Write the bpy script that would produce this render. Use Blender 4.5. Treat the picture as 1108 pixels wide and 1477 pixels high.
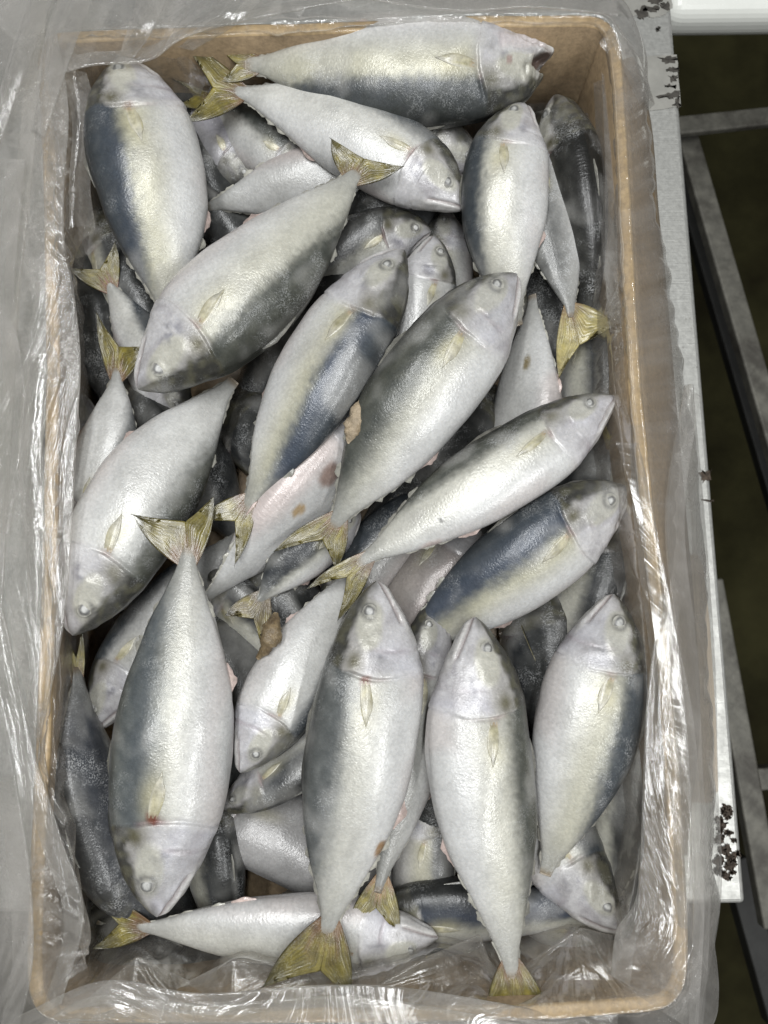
import bpy, math, random
import numpy as np
from mathutils import Vector, Matrix

sc = bpy.context.scene
for o in list(bpy.data.objects): bpy.data.objects.remove(o)
COL = sc.collection
R_ = math.radians
random.seed(7)

# ------------------------------------------------------------------ camera
CAMZ, TILT, FPX, CXP, CYP = 0.67, R_(7.6), 1109.0, 554.0, 738.5
cam = bpy.data.cameras.new('camera'); camo = bpy.data.objects.new('camera', cam); COL.objects.link(camo)
camo.location = (0, 0, CAMZ); camo.rotation_euler = (TILT, 0, 0)
cam.sensor_fit = 'VERTICAL'; cam.sensor_height = 24.0
cam.lens = 12.0 / (738.5 / FPX)
cam.clip_start = 0.02; cam.clip_end = 50
cam.dof.use_dof = True; cam.dof.focus_distance = 0.535; cam.dof.aperture_fstop = 6.0
sc.camera = camo
CT, ST = math.cos(TILT), math.sin(TILT)

# ------------------------------------------------------------------ world, lamps, exposure
w = bpy.data.worlds.new('World'); sc.world = w; w.use_nodes = True
bg = w.node_tree.nodes['Background']; bg.inputs[0].default_value = (0.93, 0.97, 1.0, 1); bg.inputs[1].default_value = 0.03
def area(name, loc, rot, sx, sy, power, colr):
    l = bpy.data.lights.new(name, 'AREA'); l.shape = 'RECTANGLE'; l.size = sx; l.size_y = sy
    l.energy = power; l.color = colr
    o = bpy.data.objects.new(name, l); o.location = loc; o.rotation_euler = rot; COL.objects.link(o)
    return o
for lx_, ly_, pw_ in ((-0.45, 0.25, 21), (0.10, 0.25, 20), (0.95, -0.85, 24), (0.10, -0.55, 6)):
    area('ceiling_tube_lamp', (lx_, ly_, 2.0), (0, 0, R_(82)), 1.3, 0.10, pw_, (0.985, 0.995, 1.0))
sc.view_settings.view_transform = 'Standard'; sc.view_settings.look = 'None'
sc.view_settings.exposure = 0.0; sc.view_settings.gamma = 1.0
sc.render.engine = 'CYCLES'
sc.cycles.transparent_max_bounces = 24; sc.cycles.max_bounces = 8
sc.cycles.use_denoising = True

# ------------------------------------------------------------------ helpers
def ray(px, py):
    x, y, z = (px - CXP) / FPX, -(py - CYP) / FPX, -1.0
    return np.array([x, y * CT - z * ST, y * ST + z * CT])
def at(px, py, z):
    d = ray(px, py); t = (CAMZ - z) / (-d[2])
    return np.array([d[0] * t, d[1] * t, z])
def mperpx(p):                      # metres per photo pixel at a point
    v = np.array(p) - np.array([0, 0, CAMZ])
    return abs(v[1] * (-ST) + v[2] * CT) / FPX if False else abs(-v[1] * (-ST) - v[2] * CT) / FPX

_rng = np.random.RandomState(11)
_perm = np.concatenate([_rng.permutation(256)] * 3)
_grad = _rng.normal(size=(256, 3)); _grad /= np.linalg.norm(_grad, axis=1)[:, None]
def perlin(p):
    p = np.asarray(p, float); i = np.floor(p).astype(int); f = p - i; i &= 255
    u = f * f * f * (f * (f * 6 - 15) + 10)
    def g(dx, dy, dz):
        h = _perm[_perm[_perm[(i[..., 0] + dx) & 255] + ((i[..., 1] + dy) & 255)] + ((i[..., 2] + dz) & 255)]
        return (_grad[h] * (f - np.array([dx, dy, dz]))).sum(-1)
    l = lambda a, b, t: a + (b - a) * t
    x00 = l(g(0,0,0), g(1,0,0), u[..., 0]); x10 = l(g(0,1,0), g(1,1,0), u[..., 0])
    x01 = l(g(0,0,1), g(1,0,1), u[..., 0]); x11 = l(g(0,1,1), g(1,1,1), u[..., 0])
    return l(l(x00, x10, u[..., 1]), l(x01, x11, u[..., 1]), u[..., 2]) * 1.5
def sstep(a, b, x):
    t = np.clip((x - a) / (b - a), 0, 1); return t * t * (3 - 2 * t)
def gauss(x, s): return np.exp(-(x / s) ** 2)
def hermite(xs, ys, x):
    xs = np.array(xs, float); ys = np.array(ys, float)
    m = np.gradient(ys, xs, axis=0)
    k = np.clip(np.searchsorted(xs, x) - 1, 0, len(xs) - 2)
    h = xs[k + 1] - xs[k]; s = (x - xs[k]) / h
    if ys.ndim > 1: h = h[:, None]; s = s[:, None]
    return ((2*s**3 - 3*s**2 + 1) * ys[k] + (s**3 - 2*s**2 + s) * h * m[k]
            + (-2*s**3 + 3*s**2) * ys[k + 1] + (s**3 - s**2) * h * m[k + 1])
def unit(v): return v / np.maximum(np.linalg.norm(v, axis=-1, keepdims=True), 1e-9)

def mesh_np(name, V, F, mat, smooth=True, attrs=None):
    V = np.asarray(V, np.float32); me = bpy.data.meshes.new(name)
    F = [np.asarray(f, np.int32) for f in (F if isinstance(F, (list, tuple)) else [F]) if len(f)]
    nl = sum(f.size for f in F); npoly = sum(len(f) for f in F)
    me.vertices.add(len(V)); me.vertices.foreach_set('co', V.ravel())
    me.loops.add(nl); me.loops.foreach_set('vertex_index', np.concatenate([f.ravel() for f in F]))
    st, c = [], 0
    for f in F:
        st.append(c + np.arange(len(f)) * f.shape[1]); c += f.size
    me.polygons.add(npoly); me.polygons.foreach_set('loop_start', np.concatenate(st).astype(np.int32))
    me.polygons.foreach_set('use_smooth', np.full(npoly, smooth))
    for k, (typ, dat) in (attrs or {}).items():
        a = me.attributes.new(k, typ, 'POINT'); dat = np.asarray(dat, np.float32)
        if typ == 'FLOAT_COLOR':
            if dat.shape[1] == 3: dat = np.c_[dat, np.ones(len(dat))].astype(np.float32)
            a.data.foreach_set('color', dat.ravel())
        elif typ == 'FLOAT_VECTOR': a.data.foreach_set('vector', dat.ravel())
        else: a.data.foreach_set('value', dat.ravel())
    me.update(calc_edges=True); me.validate()
    if mat: me.materials.append(mat)
    return me
def link(name, me, parent=None, loc=(0, 0, 0)):
    o = bpy.data.objects.new(name, me); COL.objects.link(o); o.location = loc
    if parent: o.parent = parent
    return o
def tag(o, label=None, cat=None, group=None, kind=None):
    if label: o['label'] = label
    if cat: o['category'] = cat
    if group: o['group'] = group
    if kind: o['kind'] = kind
    return o
def grid_faces(nu, nv, wrap_u=False, wrap_v=False, off=0):
    i = np.arange(nu if wrap_u else nu - 1); j = np.arange(nv if wrap_v else nv - 1)
    I, J = np.meshgrid(i, j, indexing='ij'); I2, J2 = (I + 1) % nu, (J + 1) % nv
    return np.stack([I*nv + J, I2*nv + J, I2*nv + J2, I*nv + J2], -1).reshape(-1, 4) + off

# ------------------------------------------------------------------ node helpers / materials
class NT:
    def __init__(s, name):
        s.m = bpy.data.materials.new(name); s.m.use_nodes = True; s.t = s.m.node_tree; s.t.nodes.clear()
        s.out = s.n('ShaderNodeOutputMaterial')
    def n(s, typ, **kw):
        x = s.t.nodes.new(typ)
        for k, v in kw.items(): setattr(x, k, v)
        return x
    def set(s, sock, v):
        if isinstance(v, bpy.types.NodeSocket): s.t.links.new(v, sock)
        else:
            if hasattr(sock.default_value, '__len__') and not hasattr(v, '__len__'): v = [v] * len(sock.default_value)
            if hasattr(v, '__len__') and len(sock.default_value) == 4 and len(v) == 3: v = (*v, 1)
            sock.default_value = v
    def math(s, op, a, b=0.0, clamp=False):
        x = s.n('ShaderNodeMath', operation=op, use_clamp=clamp); s.set(x.inputs[0], a); s.set(x.inputs[1], b); return x.outputs[0]
    def mix(s, f, a, b, mode='MIX'):
        x = s.n('ShaderNodeMix', data_type='RGBA', blend_type=mode); s.set(x.inputs[0], f); s.set(x.inputs[6], a); s.set(x.inputs[7], b); return x.outputs[2]
    def noise(s, vec, scale, detail=3.0, rough=0.55, dist=0.0):
        x = s.n('ShaderNodeTexNoise'); x.inputs['Scale'].default_value = scale; x.inputs['Detail'].default_value = detail
        x.inputs['Roughness'].default_value = rough; x.inputs['Distortion'].default_value = dist
        if vec is not None: s.t.links.new(vec, x.inputs['Vector'])
        return x.outputs[0]
    def vor(s, vec, scale, feature='F1', out=0):
        x = s.n('ShaderNodeTexVoronoi', feature=feature); x.inputs['Scale'].default_value = scale
        if vec is not None: s.t.links.new(vec, x.inputs['Vector'])
        return x.outputs[out]
    def ramp(s, f, a, b, lo=0.0, hi=1.0):
        x = s.n('ShaderNodeMapRange', interpolation_type='SMOOTHSTEP'); s.set(x.inputs[0], f)
        x.inputs[1].default_value = a; x.inputs[2].default_value = b; x.inputs[3].default_value = lo; x.inputs[4].default_value = hi
        return x.outputs[0]
    def attr(s, name, out=0, typ='GEOMETRY'):
        x = s.n('ShaderNodeAttribute', attribute_name=name, attribute_type=typ); return x.outputs[out]
    def coord(s, which='Object'): return s.n('ShaderNodeTexCoord').outputs[which]
    def bump(s, h, strength, dist, prev=None):
        x = s.n('ShaderNodeBump'); s.set(x.inputs['Height'], h); x.inputs['Strength'].default_value = strength
        x.inputs['Distance'].default_value = dist
        if prev: s.t.links.new(prev, x.inputs['Normal'])
        return x.outputs[0]
    def bsdf(s, **kw):
        b = s.n('ShaderNodeBsdfPrincipled')
        for k, v in kw.items(): s.set(b.inputs[k.replace('_', ' ')], v)
        s.t.links.new(b.outputs[0], s.out.inputs[0]); return b

def mat_skin():
    t = NT('fish_skin'); pig = t.attr('pig'); suv = t.attr('suv', 1); oc = t.coord('Object')
    frost = t.attr('frost', 2, 'OBJECT')
    mott = t.noise(oc, 55, 5, 0.6); fine = t.noise(oc, 420, 3, 0.6)
    c = t.mix(1.0, pig, t.ramp(mott, 0.25, 0.75, 0.93, 1.06), 'MULTIPLY')
    c = t.mix(1.0, c, t.ramp(fine, 0.25, 0.75, 0.93, 1.06), 'MULTIPLY')
    vs = t.vor(suv, 1.0); vc = t.n('ShaderNodeSeparateColor'); t.t.links.new(t.vor(suv, 1.0, out=1), vc.inputs[0])
    c = t.mix(1.0, c, t.ramp(vc.outputs[0], 0, 1, 0.94, 1.05), 'MULTIPLY')
    cl = t.noise(oc, 38, 4, 0.7); sp = t.noise(oc, 900, 2, 0.7)
    fr = t.math('MULTIPLY', t.ramp(cl, 0.48, 0.74), t.ramp(sp, 0.47, 0.60))
    fr2 = t.math('MULTIPLY', fr, frost, True)
    c = t.mix(fr2, c, (0.60, 0.61, 0.61))
    h = t.bump(t.ramp(vs, 0.0, 0.75, 1, 0), 0.30, 0.00022)
    h = t.bump(t.noise(oc, 70, 3, 0.5), 0.14, 0.0010, h)
    h = t.bump(fr2, 0.5, 0.0005, h)
    sp2 = t.noise(oc, 1300, 1, 0.5)
    h = t.bump(sp2, 0.22, 0.00024, h)
    h = t.bump(t.noise(oc, 420, 2, 0.5), 0.14, 0.0004, h)
    rg = t.ramp(mott, 0.3, 0.7, 0.26, 0.38)
    rg = t.math('ADD', rg, t.math('MULTIPLY', fr2, 0.3))
    b = t.bsdf(Base_Color=c, Roughness=rg, Normal=h)
    b.inputs['Specular IOR Level'].default_value = 0.30; b.inputs['Metallic'].default_value = 0.09
    b.inputs['Coat Weight'].default_value = 0.14; b.inputs['Coat Roughness'].default_value = 0.12; t.t.links.new(h, b.inputs['Coat Normal'])
    b.inputs['Subsurface Weight'].default_value = 0.06; b.inputs['Subsurface Radius'].default_value = (1, .8, .6); b.inputs['Subsurface Scale'].default_value = 0.003
    return t.m
def mat_fin():
    t = NT('fin_membrane'); pig = t.attr('pig'); oc = t.coord('Object')
    c = t.mix(1.0, pig, t.ramp(t.noise(oc, 160, 4, 0.6), 0.25, 0.75, 0.65, 1.3), 'MULTIPLY')
    sp = t.math('MULTIPLY', t.ramp(t.noise(oc, 90, 3, .7), .45, .7), t.ramp(t.noise(oc, 800, 2, .7), .5, .62))
    c = t.mix(t.math('MULTIPLY', sp, .28), c, (.6, .58, .45))
    h = t.bump(t.noise(oc, 500, 3, 0.6), 0.5, 0.0005)
    b = t.bsdf(Base_Color=c, Roughness=0.33, Normal=h)
    tr = t.n('ShaderNodeBsdfTranslucent'); t.set(tr.inputs[0], c)
    m = t.n('ShaderNodeMixShader'); m.inputs[0].default_value = 0.14
    t.t.links.new(b.outputs[0], m.inputs[1]); t.t.links.new(tr.outputs[0], m.inputs[2]); t.t.links.new(m.outputs[0], t.out.inputs[0])
    b.inputs['Coat Weight'].default_value = 0.4; b.inputs['Coat Roughness'].default_value = 0.15
    return t.m
def mat_eye():
    t = NT('cloudy_eye'); r = t.attr('er', 2); oc = t.coord('Object')
    x = t.n('ShaderNodeValToRGB'); wob = t.math('ADD', r, t.math('MULTIPLY', t.math('SUBTRACT', t.noise(oc, 170, 2), .5), .75)); t.t.links.new(wob, x.inputs[0]); e = x.color_ramp.elements
    e[0].position = 0.0; e[0].color = (.34, .34, .325, 1); e[1].position = 1.0; e[1].color = (.36, .355, .315, 1)
    for p, cc in ((.26, (.37, .37, .35)), (.40, (.22, .22, .21)), (.56, (.10, .10, .095)), (.72, (.20, .195, .18)), (.88, (.33, .325, .29))):
        q = e.new(p); q.color = (*cc, 1)
    c = t.mix(1.0, x.outputs[0], t.ramp(t.noise(oc, 300, 3), .3, .7, .75, 1.2), 'MULTIPLY')
    b = t.bsdf(Base_Color=c, Roughness=0.42); b.inputs['Coat Weight'].default_value = .06; b.inputs['Coat Roughness'].default_value = .15
    return t.m
def mat_film():
    t = NT('clear_plastic_film'); oc = t.coord('Object')
    big = t.noise(oc, 14, 4, 0.6, 0.4); sp = t.noise(oc, 240, 4, 0.75)
    cond = t.attr('frosty', 2)
    patch = t.math('MULTIPLY', t.ramp(t.math('ADD', t.noise(oc, 30, 4, .65, .6), t.math('MULTIPLY', t.noise(oc, 160, 3, .7), .35)), 0.62, .92), cond, True)
    patch = t.math('MULTIPLY', patch, t.ramp(sp, .35, .62))
    mist = t.math('MULTIPLY', t.ramp(sp, .5, .66), t.ramp(big, .4, .65), True)
    drops = t.vor(oc, 330); dropm = t.math('MULTIPLY', t.ramp(drops, .16, .30, 1, 0), t.ramp(t.noise(oc, 40, 2), .55, .65))
    lw = t.n('ShaderNodeLayerWeight'); lw.inputs[0].default_value = 0.45
    fuv = t.attr('fuv', 1)
    h = t.bump(t.noise(fuv, 0.8, 2, .5, .5), 0.5, 0.0040)
    h = t.bump(t.noise(fuv, 2.6, 3, .55, .8), 0.45, 0.0014, h)
    h = t.bump(t.noise(oc, 60, 2, .5, .8), 0.22, 0.0010, h)
    h = t.bump(dropm, 0.6, 0.0008, h)
    h = t.bump(patch, .5, .0006, h)
    t.t.links.new(h, lw.inputs['Normal'])
    haze = t.math('ADD', t.ramp(big, .3, .7, .03, .11), t.math('MULTIPLY', lw.outputs['Facing'], 0.40))
    haze = t.math('ADD', haze, t.math('MULTIPLY', mist, .16), True)
    sv = t.attr('fuv', 1); stq = t.noise(sv, 1.0, 4, .6, .3)
    haze = t.math('ADD', haze, t.ramp(stq, .42, .70, -.04, .13), True)
    haze = t.math('ADD', haze, t.math('MULTIPLY', patch, .30), True)
    tp = t.n('ShaderNodeBsdfTransparent'); tp.inputs[0].default_value = (.97, .97, .96, 1)
    df = t.n('ShaderNodeBsdfDiffuse'); df.inputs[0].default_value = (.62, .60, .57, 1); t.t.links.new(h, df.inputs['Normal'])
    tl = t.n('ShaderNodeBsdfTranslucent'); tl.inputs[0].default_value = (.70, .675, .64, 1); t.t.links.new(h, tl.inputs['Normal'])
    d2 = t.n('ShaderNodeMixShader'); d2.inputs[0].default_value = .4; t.t.links.new(df.outputs[0], d2.inputs[1]); t.t.links.new(tl.outputs[0], d2.inputs[2])
    m1 = t.n('ShaderNodeMixShader'); t.t.links.new(haze, m1.inputs[0]); t.t.links.new(tp.outputs[0], m1.inputs[1]); t.t.links.new(d2.outputs[0], m1.inputs[2])
    gl = t.n('ShaderNodeBsdfGlossy'); gl.inputs['Roughness'].default_value = .12; gl.inputs[0].default_value = (1, 1, 1, 1); t.t.links.new(h, gl.inputs['Normal'])
    fr = t.n('ShaderNodeFresnel'); fr.inputs[0].default_value = 1.40; t.t.links.new(h, fr.inputs['Normal'])
    m2 = t.n('ShaderNodeMixShader'); t.t.links.new(t.math('MINIMUM', t.math('MULTIPLY', fr.outputs[0], 1.5), .24), m2.inputs[0])
    t.t.links.new(m1.outputs[0], m2.inputs[1]); t.t.links.new(gl.outputs[0], m2.inputs[2]); t.t.links.new(m2.outputs[0], t.out.inputs[0])
    return t.m
def mat_carton(name, base, dark):
    t = NT(name); oc = t.coord('Object')
    n1 = t.noise(oc, 18, 5, .6); n2 = t.noise(oc, 260, 4, .7)
    c = t.mix(t.ramp(n1, .3, .7), base, dark)
    c = t.mix(1.0, c, t.ramp(n2, .25, .75, .78, 1.2), 'MULTIPLY')
    b = t.bsdf(Base_Color=c, Roughness=t.ramp(n1, .3, .7, .38, .6), Normal=t.bump(t.noise(oc, 120, 4, .6), .4, .0012))
    b.inputs['Coat Weight'].default_value = .15
    return t.m
def mat_steel():
    t = NT('brushed_steel'); oc = t.coord('Object')
    st = t.n('ShaderNodeMapping'); st.inputs['Scale'].default_value = (6, 160, 1); t.t.links.new(oc, st.inputs[0])
    br = t.noise(st.outputs[0], 5, 4, .6); cl = t.noise(oc, 26, 5, .65); sm = t.noise(oc, 240, 3, .6)
    c = t.mix(t.ramp(cl, .35, .65), (.50, .50, .47), (.40, .40, .375))
    c = t.mix(1.0, c, t.ramp(sm, .3, .7, .88, 1.1), 'MULTIPLY')
    spots = t.math('MULTIPLY', t.ramp(t.vor(oc, 140), .10, .2, 1, 0), t.ramp(t.noise(oc, 30, 2), .56, .64))
    c = t.mix(t.math('MULTIPLY', spots, .5), c, (.2, .19, .17))
    b = t.bsdf(Base_Color=c, Metallic=.55, Roughness=t.math('ADD', t.ramp(cl, .3, .7, .30, .48), t.math('MULTIPLY', br, .10)),
               Normal=t.bump(cl, .3, .002, t.bump(br, .35, .0006)))
    return t.m
def mat_simple(name, base, rough, var=.25, scale=30, metal=0.0, bump=.3, dark=None):
    t = NT(name); oc = t.coord('Object'); n = t.noise(oc, scale, 5, .62)
    c = t.mix(1.0, base, t.ramp(n, .25, .75, 1 - var, 1 + var), 'MULTIPLY')
    if dark: c = t.mix(t.ramp(t.noise(oc, scale * .35, 5, .65), .45, .65), c, dark)
    b = t.bsdf(Base_Color=c, Roughness=rough, Metallic=metal, Normal=t.bump(t.noise(oc, scale * 5, 4, .6), bump, .001))
    if rough > .8: b.inputs['Specular IOR Level'].default_value = .08
    return t.m
M = dict(skin=mat_skin(), fin=mat_fin(), eye=mat_eye(), film=mat_film(), steel=mat_steel(),
         carton=mat_carton('waxed_carton', (.33, .245, .15), (.24, .175, .105)),
         rim=mat_carton('carton_cut_edge', (.44, .325, .185), (.33, .235, .125)),
         cream=mat_simple('pale_board', (.62, .52, .40), .7, .1, 20),
         floor=mat_simple('wet_dark_floor', (.026, .024, .010), .85, .5, 5, dark=(.009, .007, .0035)),
         rail=mat_simple('dirty_steel', (.13, .125, .105), .6, .35, 40, .2, .5, dark=(.065, .06, .05)),
         rail_dark=mat_simple('dark_bar_finish', (.02, .02, .018), .6, .3, 30),  # near-black colour of the dark bars
         white=mat_simple('white_paint', (.74, .75, .70), .3, .04, 12, bump=.1),
         residue=mat_simple('glue_residue', (.055, .05, .042), .75, .4, 200, bump=.8),
         tape=mat_simple('old_tape_film', (.27, .265, .24), .5, .12, 60, bump=.2),
         rust=mat_simple('brown_residue', (.055, .04, .028), .75, .5, 300, bump=.8),
         gut=mat_simple('fish_flesh_scrap', (.20, .15, .085), .28, .4, 160, bump=.8, dark=(.08, .055, .03)),
         flake=mat_simple('dry_tan_scrap', (.36, .29, .20), .6, .3, 160, bump=.8, dark=(.20, .15, .09)))

# ------------------------------------------------------------------ fish
PT = [0, .012, .03, .055, .085, .13, .18, .25, .33, .41, .50, .60, .70, .79, .87, .94, 1.0]
PD = [.02, .07, .125, .19, .25, .33, .395, .455, .488, .50, .496, .462, .385, .285, .18, .092, .058]
PV = [.02, .065, .115, .175, .235, .315, .385, .46, .495, .50, .494, .455, .37, .27, .168, .088, .055]
PW = [.012, .05, .09, .13, .17, .22, .262, .30, .32, .325, .312, .275, .215, .15, .092, .048, .008]

class Fish:
    def __init__(s, S, Mi, P, W, z, dv, roll, flat=1.0, seed=0, plump=1.0):
        zs, zm, zp = z
        S, Mi, P = at(*S, zs), at(*Mi, zm), at(*P, zp)
        C = 2 * Mi - (S + P) / 2
        u = np.linspace(0, 1, 400)[:, None]
        cur = (1-u)**2 * S + 2*u*(1-u) * C + u*u * P
        seg = np.r_[0, np.cumsum(np.linalg.norm(np.diff(cur, axis=0), axis=1))]
        s.L = seg[-1]; s.cur, s.seg = cur, seg / s.L
        s.org = cur[200]
        r = R_(roll); s.roll = r
        depth = (CAMZ - zm) / FPX * 1.0
        depth = mperpx(Mi)
        s.H = W * depth / (2 * math.sqrt(.25 * math.cos(r)**2 + (.325*flat*math.sin(r))**2))
        s.flat = flat; s.seed = seed; s.plump = plump
        s.dv = np.array([dv[0], -dv[1], 0.0])
        T = P - S; Lh = unit(np.cross([0, 0, 1.0], T)); s.sg = 1.0 if Lh @ s.dv > 0 else -1.0
        rr = random.Random(seed * 13 + 5)
        s.tg = .272 + rr.uniform(-.012, .015); s.ye = .065 + rr.uniform(-.02, .025); s.te = .100 + rr.uniform(-.008, .008)
        s.rr = rr
        s.va = [rr.uniform(-.07, .07) for _ in range(8)]; s.vp = [rr.uniform(0, 6.28) for _ in range(4)]
    def frame(s, t):
        t = np.asarray(t, float)
        c = np.stack([np.interp(t, s.seg, s.cur[:, k]) for k in range(3)], -1)
        e = .02
        T = np.stack([np.interp(np.clip(t+e, 0, 1), s.seg, s.cur[:, k]) - np.interp(np.clip(t-e, 0, 1), s.seg, s.cur[:, k]) for k in range(3)], -1)
        T = unit(T)
        L = unit(np.cross(np.array([0, 0, 1.0]), T)) * s.sg
        N = np.cross(T, L) * s.sg; N = N * np.sign(N[..., 2:3] + 1e-9)
        D = math.cos(s.roll) * L + math.sin(s.roll) * N
        Nn = math.cos(s.roll) * N - math.sin(s.roll) * L
        return c, T, D, Nn
    def prof(s, t):
        env = sstep(0, .2, t) * sstep(1, .8, t)
        vd = 1 + env * (s.va[0] * np.sin(4 * t + s.vp[0]) + .5 * s.va[1] * np.sin(9 * t + s.vp[1]))
        vv_ = 1 + env * (s.va[2] * np.sin(4 * t + s.vp[2]) + .7 * s.va[3] * np.sin(8 * t + s.vp[3]))
        return hermite(PT, PD, t) * vd, hermite(PT, PV, t) * vv_, hermite(PT, PW, t) * s.flat * (1 + s.va[4])
    def surf(s, t, ph, extra=0.0, detail=True):
        t = np.asarray(t, float); ph = np.asarray(ph, float)
        tc = np.clip(t, 0, 1); sh = tc.shape
        d, v, w = [q.reshape(sh) for q in s.prof(tc.ravel())]
        n = 2.15
        cy = np.sign(np.cos(ph)) * np.abs(np.cos(ph)) ** (2 / n); cw = np.sign(np.sin(ph)) * np.abs(np.sin(ph)) ** (2 / n)
        yy = np.where(cy > 0, d, v) * cy; ww = w * cw
        c, T, D, N = s.frame(tc)
        disp = np.zeros(sh)
        if detail:
            side = np.abs(cw)
            tg = s.tg - .16 * (yy + .04) ** 2 + .007 * perlin(np.stack([yy * 7, cw * 2, 0*t + s.seed * 1.7], -1))
            k = sstep(.40, .26, yy) * sstep(.02, .2, side) * (.35 + .65 * sstep(-.25, .3, perlin(np.stack([yy * 5, 0*t + s.seed * 3.7, cw], -1)) + .8 * sstep(-.1, .15, yy)))
            dt = t - tg
            disp += k * np.where(dt < 0, .014 * np.exp(dt / .05) * (.35 + .65 * sstep(-.35, .1, yy)), -.008 * np.exp(-dt / .03)) * (1 - gauss(dt, .0035) * .0)
            disp -= k * .017 * gauss(dt - .004, .0045) * (.25 + .75 * sstep(-.25, .15, yy))
            nz = perlin(np.stack([t * 25, yy * 9, cw * 3 + s.seed * 4.1], -1))
            tp = s.tg - .072 - .22 * (yy + .12) ** 2
            disp -= .011 * gauss(t - tp, .006) * sstep(.12, -.02, yy) * sstep(-.25, .25, nz) * sstep(.02, .2, side)
            disp += .010 * nz * sstep(.32, .2, t) * sstep(0, .05, t)
            m = -.015 - 1.75 * t
            disp -= .026 * gauss(yy - m, .013) * sstep(.135, .11, t)
            disp += .014 * gauss(yy - m + .035, .022) * sstep(.14, .11, t)
            mm = -.02 - 1.15 * t
            disp -= .008 * gauss(yy - mm, .010) * sstep(.15, .12, t) * sstep(.02, .05, t)
            ex, ey = (t - s.te) * s.L / s.H, yy - s.ye
            de = np.sqrt(ex**2 + ey**2)
            disp += .007 * gauss(de, .065) - .003 * gauss(de - .068, .018)
            le = np.sqrt(((t - s.te - .035) * s.L / s.H / .24) ** 2 + ((yy - s.ye + .0) / .155) ** 2)
            disp += .014 * sstep(1.15, .75, le) + .010 * perlin(np.stack([t * s.L * 60, yy * s.H * 60, np.sign(cw) * 3 + s.seed * 2.3 + 0*t], -1)) * sstep(.30, .2, t) * sstep(.0, .04, t)
            # keel ridge and lateral dents
            q = np.stack([t * s.L * 16, yy * s.H * 22, np.sign(cw) * 3 + s.seed * 7.3 + 0 * t], -1)
            disp += (.022 * perlin(q) + .010 * perlin(q * 2.6)) * sstep(0, .15, t) * sstep(1.0, .8, t)
        disp = disp * s.H + extra
        lo = unit(D * (cy / np.maximum(np.where(cy > 0, d, v), .03))[..., None] + N * (cw / np.maximum(w, .03))[..., None])
        if not np.isscalar(extra) or extra != 0 or detail:
            p = c + D * (yy * s.H)[..., None] + N * (ww * s.H)[..., None] + lo * disp[..., None]
        else:
            p = c + D * (yy * s.H)[..., None] + N * (ww * s.H)[..., None]
        return p, yy, lo
    def phi(s, t, yy, side=1):
        t = np.asarray(t, float); d, v, w = s.prof(np.clip(t, 0, 1).ravel()); d = d.reshape(t.shape); v = v.reshape(t.shape)
        r = np.clip(np.where(yy > 0, yy / d, yy / v), -.999, .999)
        c = np.sign(r) * np.abs(r) ** (2.15 / 2)
        return np.arccos(c) * side

def lerp(a, b, f): return a + (np.asarray(b) - a) * np.asarray(f)[..., None]

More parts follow.
